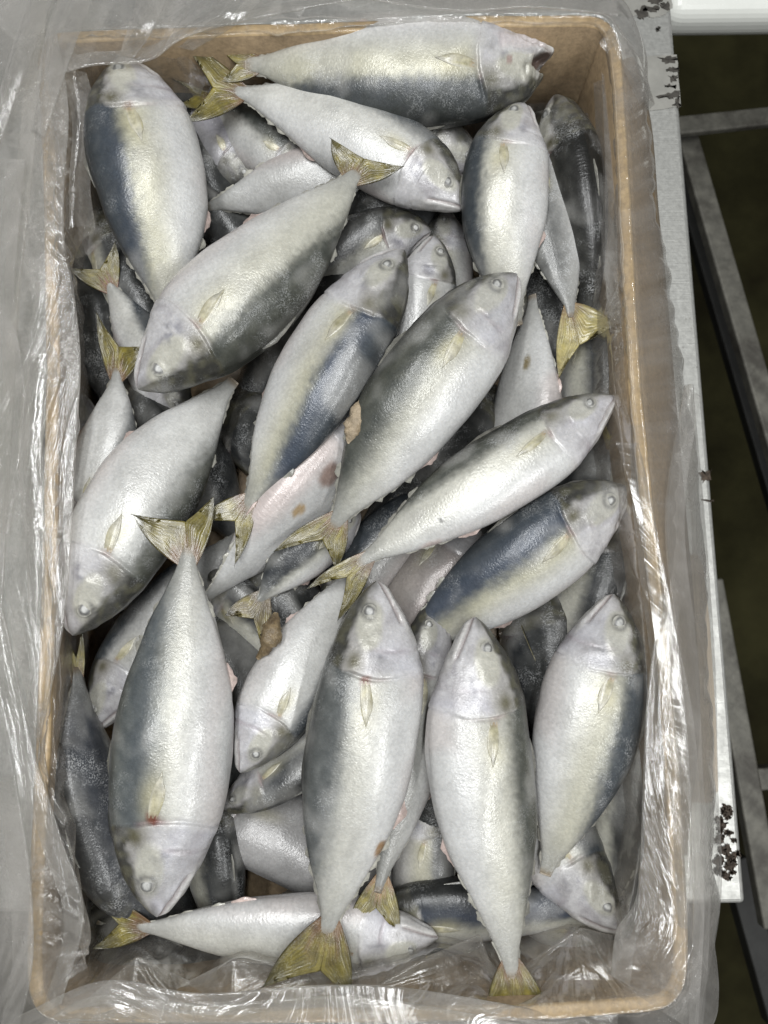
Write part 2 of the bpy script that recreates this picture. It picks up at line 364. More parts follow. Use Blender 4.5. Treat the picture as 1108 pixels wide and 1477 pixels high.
def pigment(f, t, yy, side, Q, side_w):
    q = np.stack([t * f.L * 20, yy * f.H * 30, side * 5.0 + f.seed * 3.1], -1)
    n1 = perlin(q); n2 = perlin(q * 3.1); n3 = perlin(q * 7.0)
    col = np.zeros(t.shape + (3,)) + np.array(Q.get('belly', (.635, .635, .62)))
    yb, wb = Q.get('yb', .20), Q.get('wb', .095)
    band = sstep(-.30, .05, yy + .05 * n1) * Q.get('yellow', .5)
    col = lerp(col, Q.get('bandc', (.46, .44, .30)), band)
    pk = Q.get('pink', .35) * sstep(-.20, -.42, yy) * sstep(.05, .5, n1 + .3)
    col = lerp(col, (.61, .52, .49), pk)
    bk = sstep(yb - wb, yb + wb, yy + .02 * n1 + .02 * n2 + .02 * n3 + .035 * perlin(q * 13))
    backc = np.array(Q.get('back', (.05, .06, .068)))
    bc = lerp(np.zeros(t.shape + (3,)) + backc, Q.get('back2', (.085, .092, .095)), sstep(-.8, .9, .25 * n1 + .3 * n2 + .7 * n3))
    bc = lerp(bc, (.06, .08, .13), Q.get('blue', .12) * (.65 + .2 * sstep(-.4, .4, n1)) * sstep(.48, .2, yy))
    col = lerp(col, bc, bk)
    col = lerp(col, np.array(backc) * .45, sstep(.36, .49, yy + .03 * n2) * .75)
    # side of the tail stalk stays greyer
    col = lerp(col, (.30, .30, .28), .75 * sstep(.80, .97, t))
    # head
    tg = f.tg - .16 * (yy + .04) ** 2 + .007 * perlin(np.stack([yy * 7, side_w * 2, 0*t + f.seed * 1.7], -1))
    hw_ = .028 - .022 * sstep(-.05, .16, yy); h = sstep(hw_, -hw_, t - tg + .012 * n2)
    hc = np.zeros(t.shape + (3,)) + np.array((.575, .565, .57))
    hc = lerp(hc, (.47, .46, .53), .65 * sstep(-.05, .4, n1))
    hc = lerp(hc, (.36, .34, .36), .6 * sstep(.05, .5, n2) * sstep(-.3, .3, n3 + .3))
    hc = lerp(hc, (.62, .62, .635), .55 * sstep(.15, .5, n1 - .5 * n2) * sstep(.02, -.1, yy))
    hc = lerp(hc, (.36, .345, .32), sstep(.0, .10, yy) * .7)
    dd_ = f.prof(t.ravel())[0].reshape(t.shape); yn = np.where(yy > 0, yy / np.maximum(dd_, .01), yy)
    ht = sstep(.46, .68, yn + .16 * n2 + .14 * n3)
    le = np.sqrt(((t - f.te - .035) * f.L / f.H / .24) ** 2 + ((yy - f.ye + .01) / .125) ** 2)
    hc = lerp(hc, (.50, .49, .425), sstep(1.12, .78, le + .12 * n2) * .95)
    hc = lerp(hc, lerp(np.zeros(t.shape + (3,)) + np.array((.026, .026, .020)), (.075, .072, .042), sstep(-.1, .4, n3)), ht * .93)
    hc = lerp(hc, (.09, .085, .075), sstep(.06, .005, t + .02 * n2) * sstep(-.04, .03, yy) * .7)
    m = -.015 - 1.75 * t
    hc = lerp(hc, (.60, .585, .55), sstep(.0, -.02, yy - m) * sstep(.2, .12, t) * .6)
    hc = lerp(hc, (.22, .17, .16), gauss(yy - m, .013) * sstep(.135, .11, t) * .8)
    tp = f.tg - .072 - .22 * (yy + .12) ** 2
    hc = lerp(hc, (.36, .31, .34), gauss(t - tp + .006 * n2, .008) * sstep(.12, -.02, yy) * sstep(-.1, .35, n1) * .6)
    ol = gauss(t - tg + .03, .03) * gauss(yn - .42, .16)
    hc = lerp(hc, (.10, .09, .04), ol * .9)
    sp_ = gauss(t - f.te - .105, .035) * gauss(yy + .05, .09) * sstep(-.1, .4, n2 + n3)
    hc = lerp(hc, (.17, .17, .21), sp_ * .85)
    eyx = np.sqrt(((t - f.te) * f.L / f.H) ** 2 + (yy - f.ye) ** 2)
    hc = lerp(hc, (.11, .108, .10), gauss(eyx - .066, .024) * sstep(-.35, .35, n1 + n2) * Q.get('eyering', .97))
    col = lerp(col, hc, h * Q.get('headmix', .95))
    col = lerp(col, (.36, .24, .25), gauss(t - tg - .002, .006) * sstep(.25, .1, yy) * sstep(-.30, .08, yy) * sstep(-.1, .4, n2) * .7)
    col = lerp(col, (.66, .65, .65), gauss(t - tg + .008, .006) * sstep(.15, .0, yy) * .35)
    bl = Q.get('blood', .25)
    col = lerp(col, (.17, .05, .04), sstep(.35, .8, gauss(t - tg - .012, .022) * gauss(yy - .06, .07) + .25 * n3 + .15 * n2) * bl)
    col = lerp(col, (.46, .42, .24), gauss(t - tg - .075, .055) * gauss(yy - .06 + .1 * n1, .08) * .5)
    col = lerp(col, (.20, .14, .075), sstep(.965, .995, t) * .7)
    col = lerp(col, (.46, .455, .43), .40 * sstep(-.0, .55, n1 + .5 * n2) * sstep(-.5, -.1, yy))
    for (a, b, ra, rb, cc, st) in Q.get('stains', ()):
        dd = np.sqrt(((t - a) / ra) ** 2 + ((yy - b) / rb) ** 2) + .35 * n2 + .2 * n3
        col = lerp(col, cc, sstep(1.1, .6, dd) * st)
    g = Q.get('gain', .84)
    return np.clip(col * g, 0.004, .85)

def edge_fin(f, root, name, t0, t1, hs, sidey, col, lean=.35, thick=.0007, n=8, rag=.0):
    """a thin upright fin along the dorsal (sidey=+1) or ventral (-1) edge"""
    ts = np.linspace(t0, t1, n); pr = np.interp(np.linspace(0, 1, n), np.linspace(0, 1, len(hs)), hs) * f.H
    pr = pr * (1 + rag * (np.array([f.rr.random() for _ in range(n)]) - .5))
    base, _, _ = f.surf(ts, np.full(n, 0.0 if sidey > 0 else math.pi), detail=False)
    c, T, D, N = f.frame(ts)
    a = base - D * sidey * .03 * f.H
    b = base + D * sidey * pr[:, None] + T * (pr * lean)[:, None] + N * (f.rr.uniform(-.25, .35) * pr)[:, None]
    V = np.concatenate([a + N*thick, b + N*thick*.4, b - N*thick*.4, a - N*thick]) - f.org
    V = V.reshape(4, n, 3).transpose(1, 0, 2).reshape(-1, 3)
    F = grid_faces(n, 4)
    cc = np.array(col); pg = np.repeat(np.stack([cc*.9, cc*1.0, cc*1.0, cc*.9])[None], n, 0).reshape(-1, 3)
    return link(name, mesh_np(name, V, F, M['fin'], True, {'pig': ('FLOAT_COLOR', pg)}), root)

def tail_fin(f, root, tips, z, fork=None, col=(.135, .112, .026), dark=(.045, .042, .026), base=(.14, .07, .04), rag=1.0):
    c, T, D, N = f.frame(np.array([.985])); c, T, D, N = c[0], T[0], D[0], N[0]
    hw = .075 * f.H
    tipw = [at(*p[:2], p[2] if len(p) > 2 else z) for p in tips]
    # keep the tips in order: first one belongs to the dorsal side
    mid = (tipw[0] + tipw[1]) / 2
    Lf = np.mean([np.linalg.norm(p - c) for p in tipw])
    ax = unit(mid - c); fk = at(*fork, z) if fork is not None else c + ax * Lf * .33
    if (tipw[0] - tipw[1]) @ D < 0: D = -D
    V, F, PG = [], [], []
    nu, nv = 30, 22
    up = np.array([0, 0, 1.0])
    Nn = unit(np.cross(unit(tipw[0] - c), unit(tipw[1] - c))); Nn = Nn * np.sign(Nn[2] + 1e-9)
    for li, tip in enumerate(tipw):
        sg = 1 if li == 0 else -1
        b0 = c + D * hw * sg - T * .010; bm = c - T * .006
        out = unit(unit(tip - c) - ax * .8)
        u = np.linspace(0, 1, nu)
        lead = b0 + np.outer(u, tip - b0) + np.outer(np.sin(u * math.pi) * Lf * .10, out) * 1.0
        trail_tip = tip
        # trailing edge: stalk centre -> fork -> tip
        tr = np.where(u[:, None] < .35, bm + (fk - bm) * (u[:, None] / .35), fk + (trail_tip - fk) * ((u[:, None] - .35) / .65))
        tr = tr - np.outer(np.sin(np.clip((u - .35) / .65, 0, 1) * math.pi) * Lf * .05, out) * -0.6
        v = np.linspace(0, 1, nv)
        G = lead[:, None] * (1 - v)[None, :, None] + tr[:, None] * v[None, :, None]
        # rays end raggedly at the trailing edge
        jag = np.array([f.rr.gauss(0, 1) for _ in range(nu)]) * .050 * Lf * rag * sstep(.4, .6, u)
        G += (jag[:, None] * (v ** 3)[None])[..., None] * unit(tip - fk)
        uu, vv = np.meshgrid(u, v, indexing='ij')
        ang = vv * 9 + uu * 1.5
        rayh = np.sin(ang * 2 * math.pi + 2.0 * perlin(np.stack([uu*3, vv*3, 0*uu + f.seed + li], -1)))
        bend = perlin(np.stack([uu * 2.2, vv * 2.2, 0*uu + f.seed * 2.7 + li * 5], -1)) * .05 * Lf * uu
        off = bend + rayh * .00035
        th = .0009 * (1 - .65 * uu)
        A = G + Nn * (off + th)[..., None]; B = G + Nn * (off - th)[..., None]
        o0 = sum(len(x) for x in V)
        V.append(A.reshape(-1, 3)); V.append(B.reshape(-1, 3))
        fa = grid_faces(nu, nv, off=o0); fb = grid_faces(nu, nv, off=o0 + nu*nv)[:, ::-1]
        F += [fa, fb]
        rim = [(i*nv + nv-1, (i+1)*nv + nv-1) for i in range(nu-1)] + [((i+1)*nv, i*nv) for i in range(nu-1)]
        F.append(np.array([(o0+a, o0+b, o0+nu*nv+b, o0+nu*nv+a) for a, b in rim]))
        n2 = perlin(np.stack([uu*4, vv*4, 0*uu + f.seed], -1))
        pc = np.zeros(uu.shape + (3,)) + np.array(col)
        pc = pc * (1 + .28 * rayh)[..., None]
        pc = lerp(pc, dark, sstep(.45, .95, uu + .3*n2) * .75)
        pc = lerp(pc, (.20, .175, .08), sstep(.7, 1.0, vv + .25 * n2) * .35)
        pc = lerp(pc, (.27, .22, .03), gauss(uu - .38, .22) * sstep(-.1, .5, n2) * .6)
        pc = lerp(pc, np.array(dark) * .8, sstep(.14, .0, vv) * .6)
        pc = lerp(pc, base, sstep(.34, .05, uu + .2*n2) * .75)
        PG += [pc.reshape(-1, 3)] * 2
    V = np.concatenate(V) - f.org
    return link('tail_fin', mesh_np('tail_fin', V, F, M['fin'], True, {'pig': ('FLOAT_COLOR', np.clip(np.concatenate(PG), .01, .8))}), root)

def pectoral(f, root, side, ln=.125, dirn=-.06, col=(.43, .40, .27), wide=.34, t0=None, y0=.07):
    t0 = t0 if t0 else f.tg + .012
    nu, nv = 14, 9
    u = np.linspace(0, 1, nu); v = np.linspace(-1, 1, nv); uu, vv = np.meshgrid(u, v, indexing='ij')
    x = uu * ln * (1 - .22 * np.abs(vv - .35))
    y = y0 + dirn * uu + vv * wide * .5 * .62 * (.45 + .9 * uu) * np.clip(1.02 - uu, 0, 1) ** .62
    tt = t0 + x
    ph = f.phi(tt, y, side)
    ray_ = np.sin(vv * 14)
    ex = (.0002 + .0007 * uu) * (1 - vv ** 4) * (1 - .6 * uu ** 4) + .00015 * ray_ * (1 - vv ** 2) - .0002
    A, _, _ = f.surf(tt, ph, extra=ex); B, _, _ = f.surf(tt, ph, extra=ex - .0006 - .0012 * uu)
    V = np.concatenate([A.reshape(-1, 3), B.reshape(-1, 3)]) - f.org; n = nu * nv
    F = [grid_faces(nu, nv), grid_faces(nu, nv, off=n)[:, ::-1]]
    rim = [(i*nv + nv-1, (i+1)*nv + nv-1) for i in range(nu-1)] + [((i+1)*nv, i*nv) for i in range(nu-1)]
    rim += [((nu-1)*nv + j + 1, (nu-1)*nv + j) for j in range(nv-1)]
    F.append(np.array([(a, b, n+b, n+a) for a, b in rim]))
    pc = np.zeros(uu.shape + (3,)) + np.array(col); pc = pc * (1 + .10 * ray_)[..., None]
    pc = lerp(pc, (.30, .16, .12), sstep(.16, 0, uu) * .55)
    pc = lerp(pc, (.47, .455, .39), sstep(.2, .95, np.maximum(np.abs(vv), uu)) * .85)
    pc = lerp(pc, (.30, .27, .16), gauss(vv + .8, .16) * sstep(1.0, .6, uu) * .6)
    pc = lerp(pc, (.36, .33, .17), sstep(.0, .6, perlin(np.stack([uu*3, vv*2, 0*uu + f.seed], -1))) * .6)
    pc = pc.reshape(-1, 3)
    return link('pectoral_fin', mesh_np('pectoral_fin', V, F, M['fin'], True, {'pig': ('FLOAT_COLOR', np.clip(np.r_[pc, pc], .01, .8))}), root)

def eye(f, root, side, k=1.0):
    n, m = 7, 20; r = .068 * f.H * k
    te, ye = np.array([f.te]), np.array([f.ye])
    ph = f.phi(te, ye, side); p, _, lo = f.surf(te, ph); p, lo = p[0], lo[0]
    p2, _, _ = f.surf(te + .02, ph); a = unit(p2[0] - p); a = unit(a - lo * (a @ lo)); b = np.cross(lo, a)
    V, er = [p + lo * .0006], [0.0]
    for i in range(1, n):
        q = i / (n - 1)
        for j in range(m):
            th = 2 * math.pi * j / m
            hgt = .0006 * (1 - q*q) - .0010 * q**4
            V.append(p + (a * math.cos(th) * 1.08 + b * math.sin(th)) * r * q + lo * hgt); er.append(q)
    F4 = []; F3 = [(0, 1 + j, 1 + (j+1) % m) for j in range(m)]
    for i in range(n - 2):
        for j in range(m):
            F4.append((1 + i*m + j, 1 + (i+1)*m + j, 1 + (i+1)*m + (j+1) % m, 1 + i*m + (j+1) % m))
    return link('eye', mesh_np('eye', np.array(V) - f.org, [np.array(F3), np.array(F4)], M['eye'], True, {'er': ('FLOAT', np.array(er))}), root)

def make_fish(label, S, Mi, P, W, z, dv, roll, tips=None, tz=None, fork=None, lo=False, pec=True, tailkw={}, peckw={}, pix=None, flat=1.0, finl=True, eyes=(1,), **Q):
    make_fish.n += 1; seed = make_fish.n
    f = Fish(S, Mi, P, W, z, dv, roll, flat, seed)
    root = bpy.data.objects.new('mackerel', None); COL.objects.link(root); root.empty_display_size = .02
    root.location = f.org
    tag(root, label, 'fish', 'mackerel heaped in the lined carton')
    nt, nph = (84, 40) if lo else (170, 72)
    tt = np.r_[np.linspace(0, .30, int(nt * .52)) ** 1.0, np.linspace(.30, 1.0, nt - int(nt * .52) + 1)[1:]]
    tt[:6] = np.array([0, .0015, .004, .008, .0125, tt[6]*.8])[:6] if tt[6] > .016 else tt[:6]
    tt = np.sort(tt)
    ph = np.linspace(0, 2 * math.pi, nph, endpoint=False) - math.pi * 0
    TT, PH = np.meshgrid(tt, ph, indexing='ij')
    p, yy, _ = f.surf(TT, PH)
    if pix is not None: p = pix(f, TT, PH, yy, p)
    side = np.sign(np.sin(PH))
    pg = pigment(f, TT, yy, side, Q, np.sign(np.sin(PH)) * np.abs(np.sin(PH)) ** (2 / 2.15))
    suv = np.stack([TT * f.L / .0016, yy * f.H / .0019, side * 9 + seed], -1)
    V = p.reshape(-1, 3) - f.org
    F = [grid_faces(len(tt), nph, wrap_v=True)[:, ::-1]]
    nV = len(V); cap0, cap1 = V[:nph].mean(0), V[-nph:].mean(0)
    V = np.vstack([V, cap0, cap1])
    j = np.arange(nph); F.append(np.stack([np.full(nph, nV), (j+1) % nph, j][::-1], -1))
    e = (len(tt) - 1) * nph; F.append(np.stack([np.full(nph, nV+1), e + j, e + (j+1) % nph][::-1], -1))
    pgf = np.vstack([pg.reshape(-1, 3), pg[0].mean(0), pg[-1].mean(0)]); sf = np.vstack([suv.reshape(-1, 3), suv[0, 0], suv[-1, 0]])
    me = mesh_np('body', V, F, M['skin'], True, {'pig': ('FLOAT_COLOR', pgf), 'suv': ('FLOAT_VECTOR', sf)})
    bo = link('body', me, root); bo['frost'] = float(Q.get('frost', .55) * .6)
    for sd in eyes: eye(f, root, sd)
    if pec: pectoral(f, root, 1, **peckw)
    if tips: tail_fin(f, root, tips, tz if tz is not None else z[2], fork, **tailkw)
    if finl:
        fc = Q.get('finc', (.42, .41, .36))
        edge_fin(f, root, 'dorsal_fin', .36, .50, (.005, .035, .03, .015, .0), 1, np.array(fc) * .45, rag=.5)
        edge_fin(f, root, 'anal_fin', .60, .68, (.0, .05, .035, .01), -1, np.array((.55, .44, .40)), rag=.6)
        for k, t0 in enumerate((.70, .755, .805, .85, .89, .925)):
            for sy in (1, -1):
                if f.rr.random() < .22: continue
                edge_fin(f, root, 'finlet', t0, t0 + .045, np.array((.008, .028 - .002*k, .032 - .003*k, .0)) * f.rr.uniform(.5, 1.2), sy, np.array(fc) * (1.0 if sy < 0 else .75), lean=f.rr.uniform(.2, .9), n=6, rag=1.2)
    return f, root
make_fish.n = 0
# ------------------------------------------------------------------ the heap of fish (photo pixel -> point at its own height)
RT, DN, LT, UP = (1, 0), (0, 1), (-1, 0), (0, -1)
OLIVE = dict(back=(.062, .066, .055), back2=(.12, .122, .10))
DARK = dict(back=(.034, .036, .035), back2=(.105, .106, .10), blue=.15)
PALE = dict(pink=.5, yellow=.25, blue=.1)
def gape(f, T, PH, yy, p):
    # torn head: jaws prised apart, the mouth between them hollow
    c, tt, D, N = f.frame(T)
    a = sstep(.13, .0, T)[..., None]; up = sstep(-.01, .02, yy)[..., None]; lo = 1 - up
    p = p + a * up * (tt * f.L * .040 + D * f.H * .02) - a * lo * (D * f.H * .07 + tt * f.L * .004)
    cav = (gauss(yy + .01, .035) * sstep(.10, .03, T))[..., None]
    rough = perlin(p * 260)[..., None] * .0022 * sstep(.2, .05, T)[..., None]
    return p + cav * tt * f.L * .05 - N * cav * f.H * .10 + N * rough
# --- upper layer
make_fish('big pale fish lying across the top of the box with a torn gaping mouth', (806, 97), (585, 104), (352, 92), 146, (.128, .126, .126), DN, -13,
          tips=[(318, 118, .122), (306, 66, .128)], yb=.15, wb=.09, yellow=.7, pink=.25, blood=.1, back=(.07, .075, .07), headmix=.8, pix=gape, eyes=(),
          stains=[(.03, -.02, .035, .06, (.10, .06, .045), .9), (.17, .02, .012, .035, (.27, .14, .13), .6), (.12, -.2, .10, .12, (.60, .54, .53), .7)])
make_fish('silvery fish just below the topmost one, with a forked tail and pinkish belly', (672, 300), (512, 196), (332, 130), 118, (.112, .112, .120), (1, -1), 10,
          tips=[(264, 62, .130), (266, 176, .124)], yb=.28, yellow=.2, pink=.7)
make_fish('plump fish standing snout up in the upper left corner with a blue grey back', (176, 84), (216, 262), (246, 468), 153, (.128, .124, .098), LT, 14,
          blue=.35, yellow=.75, yb=.14, blood=.5, frost=.5)
make_fish('large white bellied fish lying snout down over the tail of the plump upper left one', (198, 560), (371, 402), (520, 243), 160, (.136, .138, .138), (1, 1), 0,
          tips=[(582, 240, .140), (478, 200, .142)], yb=.20, yellow=.5, **{k: v for k, v in OLIVE.items()})
make_fish('fish in the middle with a bright steel blue back and its snout up right', (582, 360), (466, 536), (352, 738), 134, (.132, .130, .122), (1, 1), 16,
          tips=[(338, 816, .118), (286, 752, .126)], blue=.6, yellow=.75, yb=.10, wb=.10, frost=.5)
make_fish('broad grey olive fish in the centre right with its dark snout pointing up right', (746, 396), (612, 566), (478, 764), 150, (.142, .136, .118), (-1, -1), 10,
          tips=[(394, 796, .118), (484, 822, .112)], yb=.05, wb=.17, yellow=.5, frost=.35, **OLIVE)
make_fish('pale slender fish at the right with its snout touching the film', (886, 572), (716, 686), (514, 814), 118, (.126, .128, .122), (-1, -1), -4,
          tips=[(442, 850, .120), (486, 896, .116)], yb=.24, yellow=.4, frost=.6, stains=[(.70, -.12, .006, .035, (.06, .06, .055), .9), (.78, -.3, .05, .08, (.50, .38, .34), .6)], **OLIVE)
make_fish('upright white fish with its snout tucked under the topmost fish at the upper right', (757, 150), (724, 300), (748, 470), 122, (.124, .122, .098), LT, -4,
          yellow=.45, yb=.24, frost=.6)
make_fish('blue black backed fish at the right with a yellow blotch behind its gill', (905, 704), (758, 806), (580, 945), 138, (.116, .108, .088), (-1, -1), 20,
          blue=.55, yellow=.8, yb=.08, wb=.12)
make_fish('fat white fish snout down beside the left film with a forked tail resting on it', (104, 916), (206, 716), (338, 548), 152, (.118, .116, .100), RT, -4,
          yb=.26, wb=.14, yellow=.12, **OLIVE)
make_fish('long olive grey fish, snout down at lower left, forked tail spread over the white fish', (228, 1322), (250, 1060), (273, 788), 170, (.130, .134, .136), LT, 6,
          tips=[(192, 742, .142), (308, 716, .142)], fork=(268, 752), yb=.06, wb=.17, yellow=.45, blood=1.0, blue=.35, frost=.5, back=(.095, .105, .10), back2=(.17, .18, .165))
make_fish('grey backed fish snout up in the lower middle, yellow tail on the bottom film', (545, 838), (522, 1085), (470, 1352), 160, (.132, .136, .132), LT, 4,
          tips=[(380, 1422, .132), (504, 1446, .130)], fork=(462, 1400), yb=.16, wb=.12, yellow=.35, blood=.9, frost=.7, stains=[(.73, -.30, .025, .05, (.32, .17, .05), .85)], back=(.095, .102, .098), back2=(.165, .172, .165), eyes=(1,))
make_fish('tall white bellied fish, snout up, its tail reaching the bottom edge at the right', (684, 890), (700, 1140), (741, 1412), 150, (.132, .134, .134), RT, -8,
          tips=[(798, 1482, .134), (704, 1474, .134)], fork=(748, 1446), yb=.20, wb=.12, yellow=.45, frost=.4, **OLIVE)
make_fish('frosted fish at the lower right leaning on the bag wall, blunt snout up', (884, 857), (847, 1045), (786, 1262), 146, (.118, .118, .104), RT, 6,
          yb=.18, wb=.12, yellow=.6, frost=.8)
# --- second layer; lowered gain paints the heap's inner shade into the skin
make_fish('silver headed fish wedged head down left of the lower middle one', (346, 1114), (418, 985), (520, 812), 112, (.112, .106, .090), (1, 1), -8, yb=.30, yellow=.1, pink=.2)
make_fish('white fish lying across the bottom with its yellow tail at the lower left film', (632, 1352), (415, 1340), (192, 1338), 106, (.094, .096, .100), DN, -18,
          tips=[(134, 1368, .104), (116, 1280, .106)], yellow=.3, yb=.32, pink=.4, blood=.0)
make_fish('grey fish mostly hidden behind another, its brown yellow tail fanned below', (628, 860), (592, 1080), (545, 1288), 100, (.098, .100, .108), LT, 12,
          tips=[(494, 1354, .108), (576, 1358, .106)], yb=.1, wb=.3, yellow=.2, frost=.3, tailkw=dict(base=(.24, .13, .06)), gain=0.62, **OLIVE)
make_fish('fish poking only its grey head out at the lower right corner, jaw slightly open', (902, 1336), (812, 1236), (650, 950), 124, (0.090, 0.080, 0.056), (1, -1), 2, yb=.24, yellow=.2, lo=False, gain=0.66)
make_fish('dark blue backed fish lying flat behind the tall white bellied fish', (500, 1330), (690, 1312), (890, 1330), 96, (.072, .074, .070), UP, 32, blue=.7, yb=.05, lo=True, **{k: v for k, v in DARK.items() if k != 'blue'})
make_fish('dark frosty fish squeezed along the left film below the fat white one', (240, 1335), (146, 1180), (112, 962), 96, (.076, .086, .092), (-1, .3), 70,
          tips=[(96, 912, .094), (118, 908, .094)], yb=-.15, frost=1.0, blue=.3, headmix=.3, eyes=(), pec=False, back=(.06, .062, .062), back2=(.12, .12, .118), lo=False)
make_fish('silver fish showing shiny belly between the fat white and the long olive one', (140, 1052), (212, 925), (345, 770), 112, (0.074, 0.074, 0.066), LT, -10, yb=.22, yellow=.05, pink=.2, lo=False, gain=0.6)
make_fish('slim small fish at the left film hanging from a yellow green tail', (92, 800), (150, 660), (168, 530), 90, (.100, .102, .106), (1, .2), 0,
          tips=[(140, 452, .110), (206, 500, .110)], fork=(172, 500), yb=.28, yellow=.05, pink=.3, frost=.5, gain=0.72)
make_fish('small fish with a reddish tail sticking up beside the left film', (268, 610), (196, 480), (152, 402), 80, (0.078, 0.084, 0.094), (1, -.4), 6,
          tips=[(98, 386, .108), (166, 348, .104)], yb=.18, yellow=.2, pink=.6, tailkw=dict(base=(.18, .06, .04)), gain=0.68)
make_fish('pinkish white fish with a red brown bruise left of the grey olive fish', (560, 580), (415, 740), (292, 868), 104, (.094, .094, .096), (1, 1), -62, yb=.4, yellow=.0, pink=.8,
          stains=[(.36, -.26, .055, .12, (.19, .095, .06), .75), (.53, -.22, .03, .06, (.40, .25, .08), .8)], pec=False, eyes=(), gain=0.78)
make_fish('dark wrinkled fish with a ragged brown tail beside the silver headed fish', (520, 740), (430, 806), (372, 872), 76, (.084, .088, .094), (-1, -1), 28,
          tips=[(324, 888, .100), (384, 968, .096)], tailkw=dict(col=(.15, .12, .06), base=(.13, .10, .07), rag=1.6), yb=-.05, frost=1.0, **DARK)
make_fish('pale fish whose raised head peers out behind the blue backed fish', (626, 340), (606, 455), (565, 610), 96, (0.102, 0.096, 0.080), RT, -12, yb=.34, yellow=.1, pink=.7, frost=.4, gain=0.7)
make_fish('frosty grey fish behind the head of the blue backed fish', (622, 334), (520, 360), (400, 450), 84, (0.084, 0.084, 0.072), UP, 30, yb=.0, frost=.9, lo=False, back=(.10, .10, .095), back2=(.17, .17, .16), gain=0.62)
make_fish('almost black fish seen from its back in the upper right corner', (800, 138), (824, 300), (846, 500), 92, (.096, .090, .076), RT, 74, frost=.9, yb=-.1, back=(.028, .028, .026), back2=(.055, .055, .05), blue=.0, lo=False)
make_fish('frosted grey fish tail down at the right, its pale yellow tail against the film', (752, 190), (796, 335), (825, 458), 92, (.096, .102, .108), LT, 10,
          tips=[(886, 470, .112), (806, 546, .108)], fork=(836, 498), yb=-.1, wb=.25, frost=1.0, yellow=.1, back=(.17, .17, .16), back2=(.27, .27, .255), tailkw=dict(col=(.36, .31, .13), dark=(.25, .21, .10)), gain=0.72)
make_fish('pale pink fish with a brown fin blotch right of the grey olive fish', (742, 800), (762, 560), (768, 425), 94, (0.066, 0.088, 0.090), LT, -40, yb=.4, yellow=.1, pink=.5,
          stains=[(.72, -.06, .035, .06, (.22, .17, .07), .9)], pec=False, eyes=(), gain=0.7)
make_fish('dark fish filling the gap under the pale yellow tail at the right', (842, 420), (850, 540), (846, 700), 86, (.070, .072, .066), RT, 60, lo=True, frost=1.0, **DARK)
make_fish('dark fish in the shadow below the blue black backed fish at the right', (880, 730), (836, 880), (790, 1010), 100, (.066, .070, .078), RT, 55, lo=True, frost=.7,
          tips=[(752, 902, .090), (786, 952, .088)], tailkw=dict(col=(.30, .27, .17)), **DARK)
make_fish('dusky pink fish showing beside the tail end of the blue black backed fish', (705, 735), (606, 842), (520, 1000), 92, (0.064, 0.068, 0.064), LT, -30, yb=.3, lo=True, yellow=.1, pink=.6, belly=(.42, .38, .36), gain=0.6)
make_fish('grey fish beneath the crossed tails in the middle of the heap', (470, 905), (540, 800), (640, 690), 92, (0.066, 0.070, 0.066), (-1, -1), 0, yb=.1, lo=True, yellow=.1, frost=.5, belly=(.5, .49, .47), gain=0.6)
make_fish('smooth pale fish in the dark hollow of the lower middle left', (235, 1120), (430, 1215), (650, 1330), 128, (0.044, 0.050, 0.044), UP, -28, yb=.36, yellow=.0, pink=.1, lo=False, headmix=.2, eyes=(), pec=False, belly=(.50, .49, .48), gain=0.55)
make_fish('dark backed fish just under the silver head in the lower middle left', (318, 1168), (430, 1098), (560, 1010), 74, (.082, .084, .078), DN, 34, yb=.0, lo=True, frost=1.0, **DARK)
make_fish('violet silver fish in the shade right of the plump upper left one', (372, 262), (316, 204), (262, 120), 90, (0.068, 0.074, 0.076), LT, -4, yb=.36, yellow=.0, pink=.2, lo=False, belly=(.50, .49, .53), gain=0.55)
make_fish('olive backed fish tucked under the forked tail at the upper left', (450, 262), (372, 200), (296, 136), 88, (0.084, 0.086, 0.088), (1, -1), 20, yb=.06, lo=False, yellow=.2,
          tips=[(252, 116, .104), (258, 150, .098)], gain=0.65, **OLIVE)
make_fish('dull white fish running right from a thin tail stalk below the silvery fish', (620, 246), (455, 262), (296, 300), 92, (0.080, 0.084, 0.080), DN, -30, yb=.34, yellow=.05, pink=.6, eyes=(), pec=False, gain=0.66)
make_fish('dark fish peeping out between the two fish crossing the top right', (700, 240), (600, 205), (440, 150), 84, (.086, .086, .080), UP, 40, lo=True, frost=1.0, **DARK)
make_fish('very dark fish pressed into the lower right of the box beside the film', (912, 1010), (896, 1160), (868, 1330), 84, (.070, .072, .066), RT, 68, lo=True, frost=.5, back=(.03, .03, .028), back2=(.06, .06, .055), blue=.1)
make_fish('grey fish glimpsed below the pale raised head near the upper right', (642, 300), (640, 400), (628, 560), 80, (0.072, 0.070, 0.060), LT, 10, lo=True, yb=.1, gain=0.55, **OLIVE)
make_fish('dark fish in the gap between the two standing fish of the lower middle', (612, 1120), (612, 1240), (596, 1420), 88, (.064, .066, .062), RT, 20, lo=True, yb=.2, belly=(.40, .39, .37), frost=1.0, **DARK)
make_fish('dark fish under the plump upper left one beside the reddish tail', (140, 300), (178, 420), (250, 560), 92, (.066, .068, .062), RT, 40, lo=True, frost=1.0, **DARK)
make_fish('dark fish in the hollow under the silver headed one at the lower left', (300, 1130), (310, 1240), (330, 1390), 90, (.058, .060, .056), RT, 50, lo=True, frost=1.0, **DARK)
make_fish('dark fish at the centre left of the heap behind the long olive one', (280, 840), (340, 870), (450, 1000), 86, (.064, .066, .062), UP, 45, lo=True, frost=1.0, **DARK)
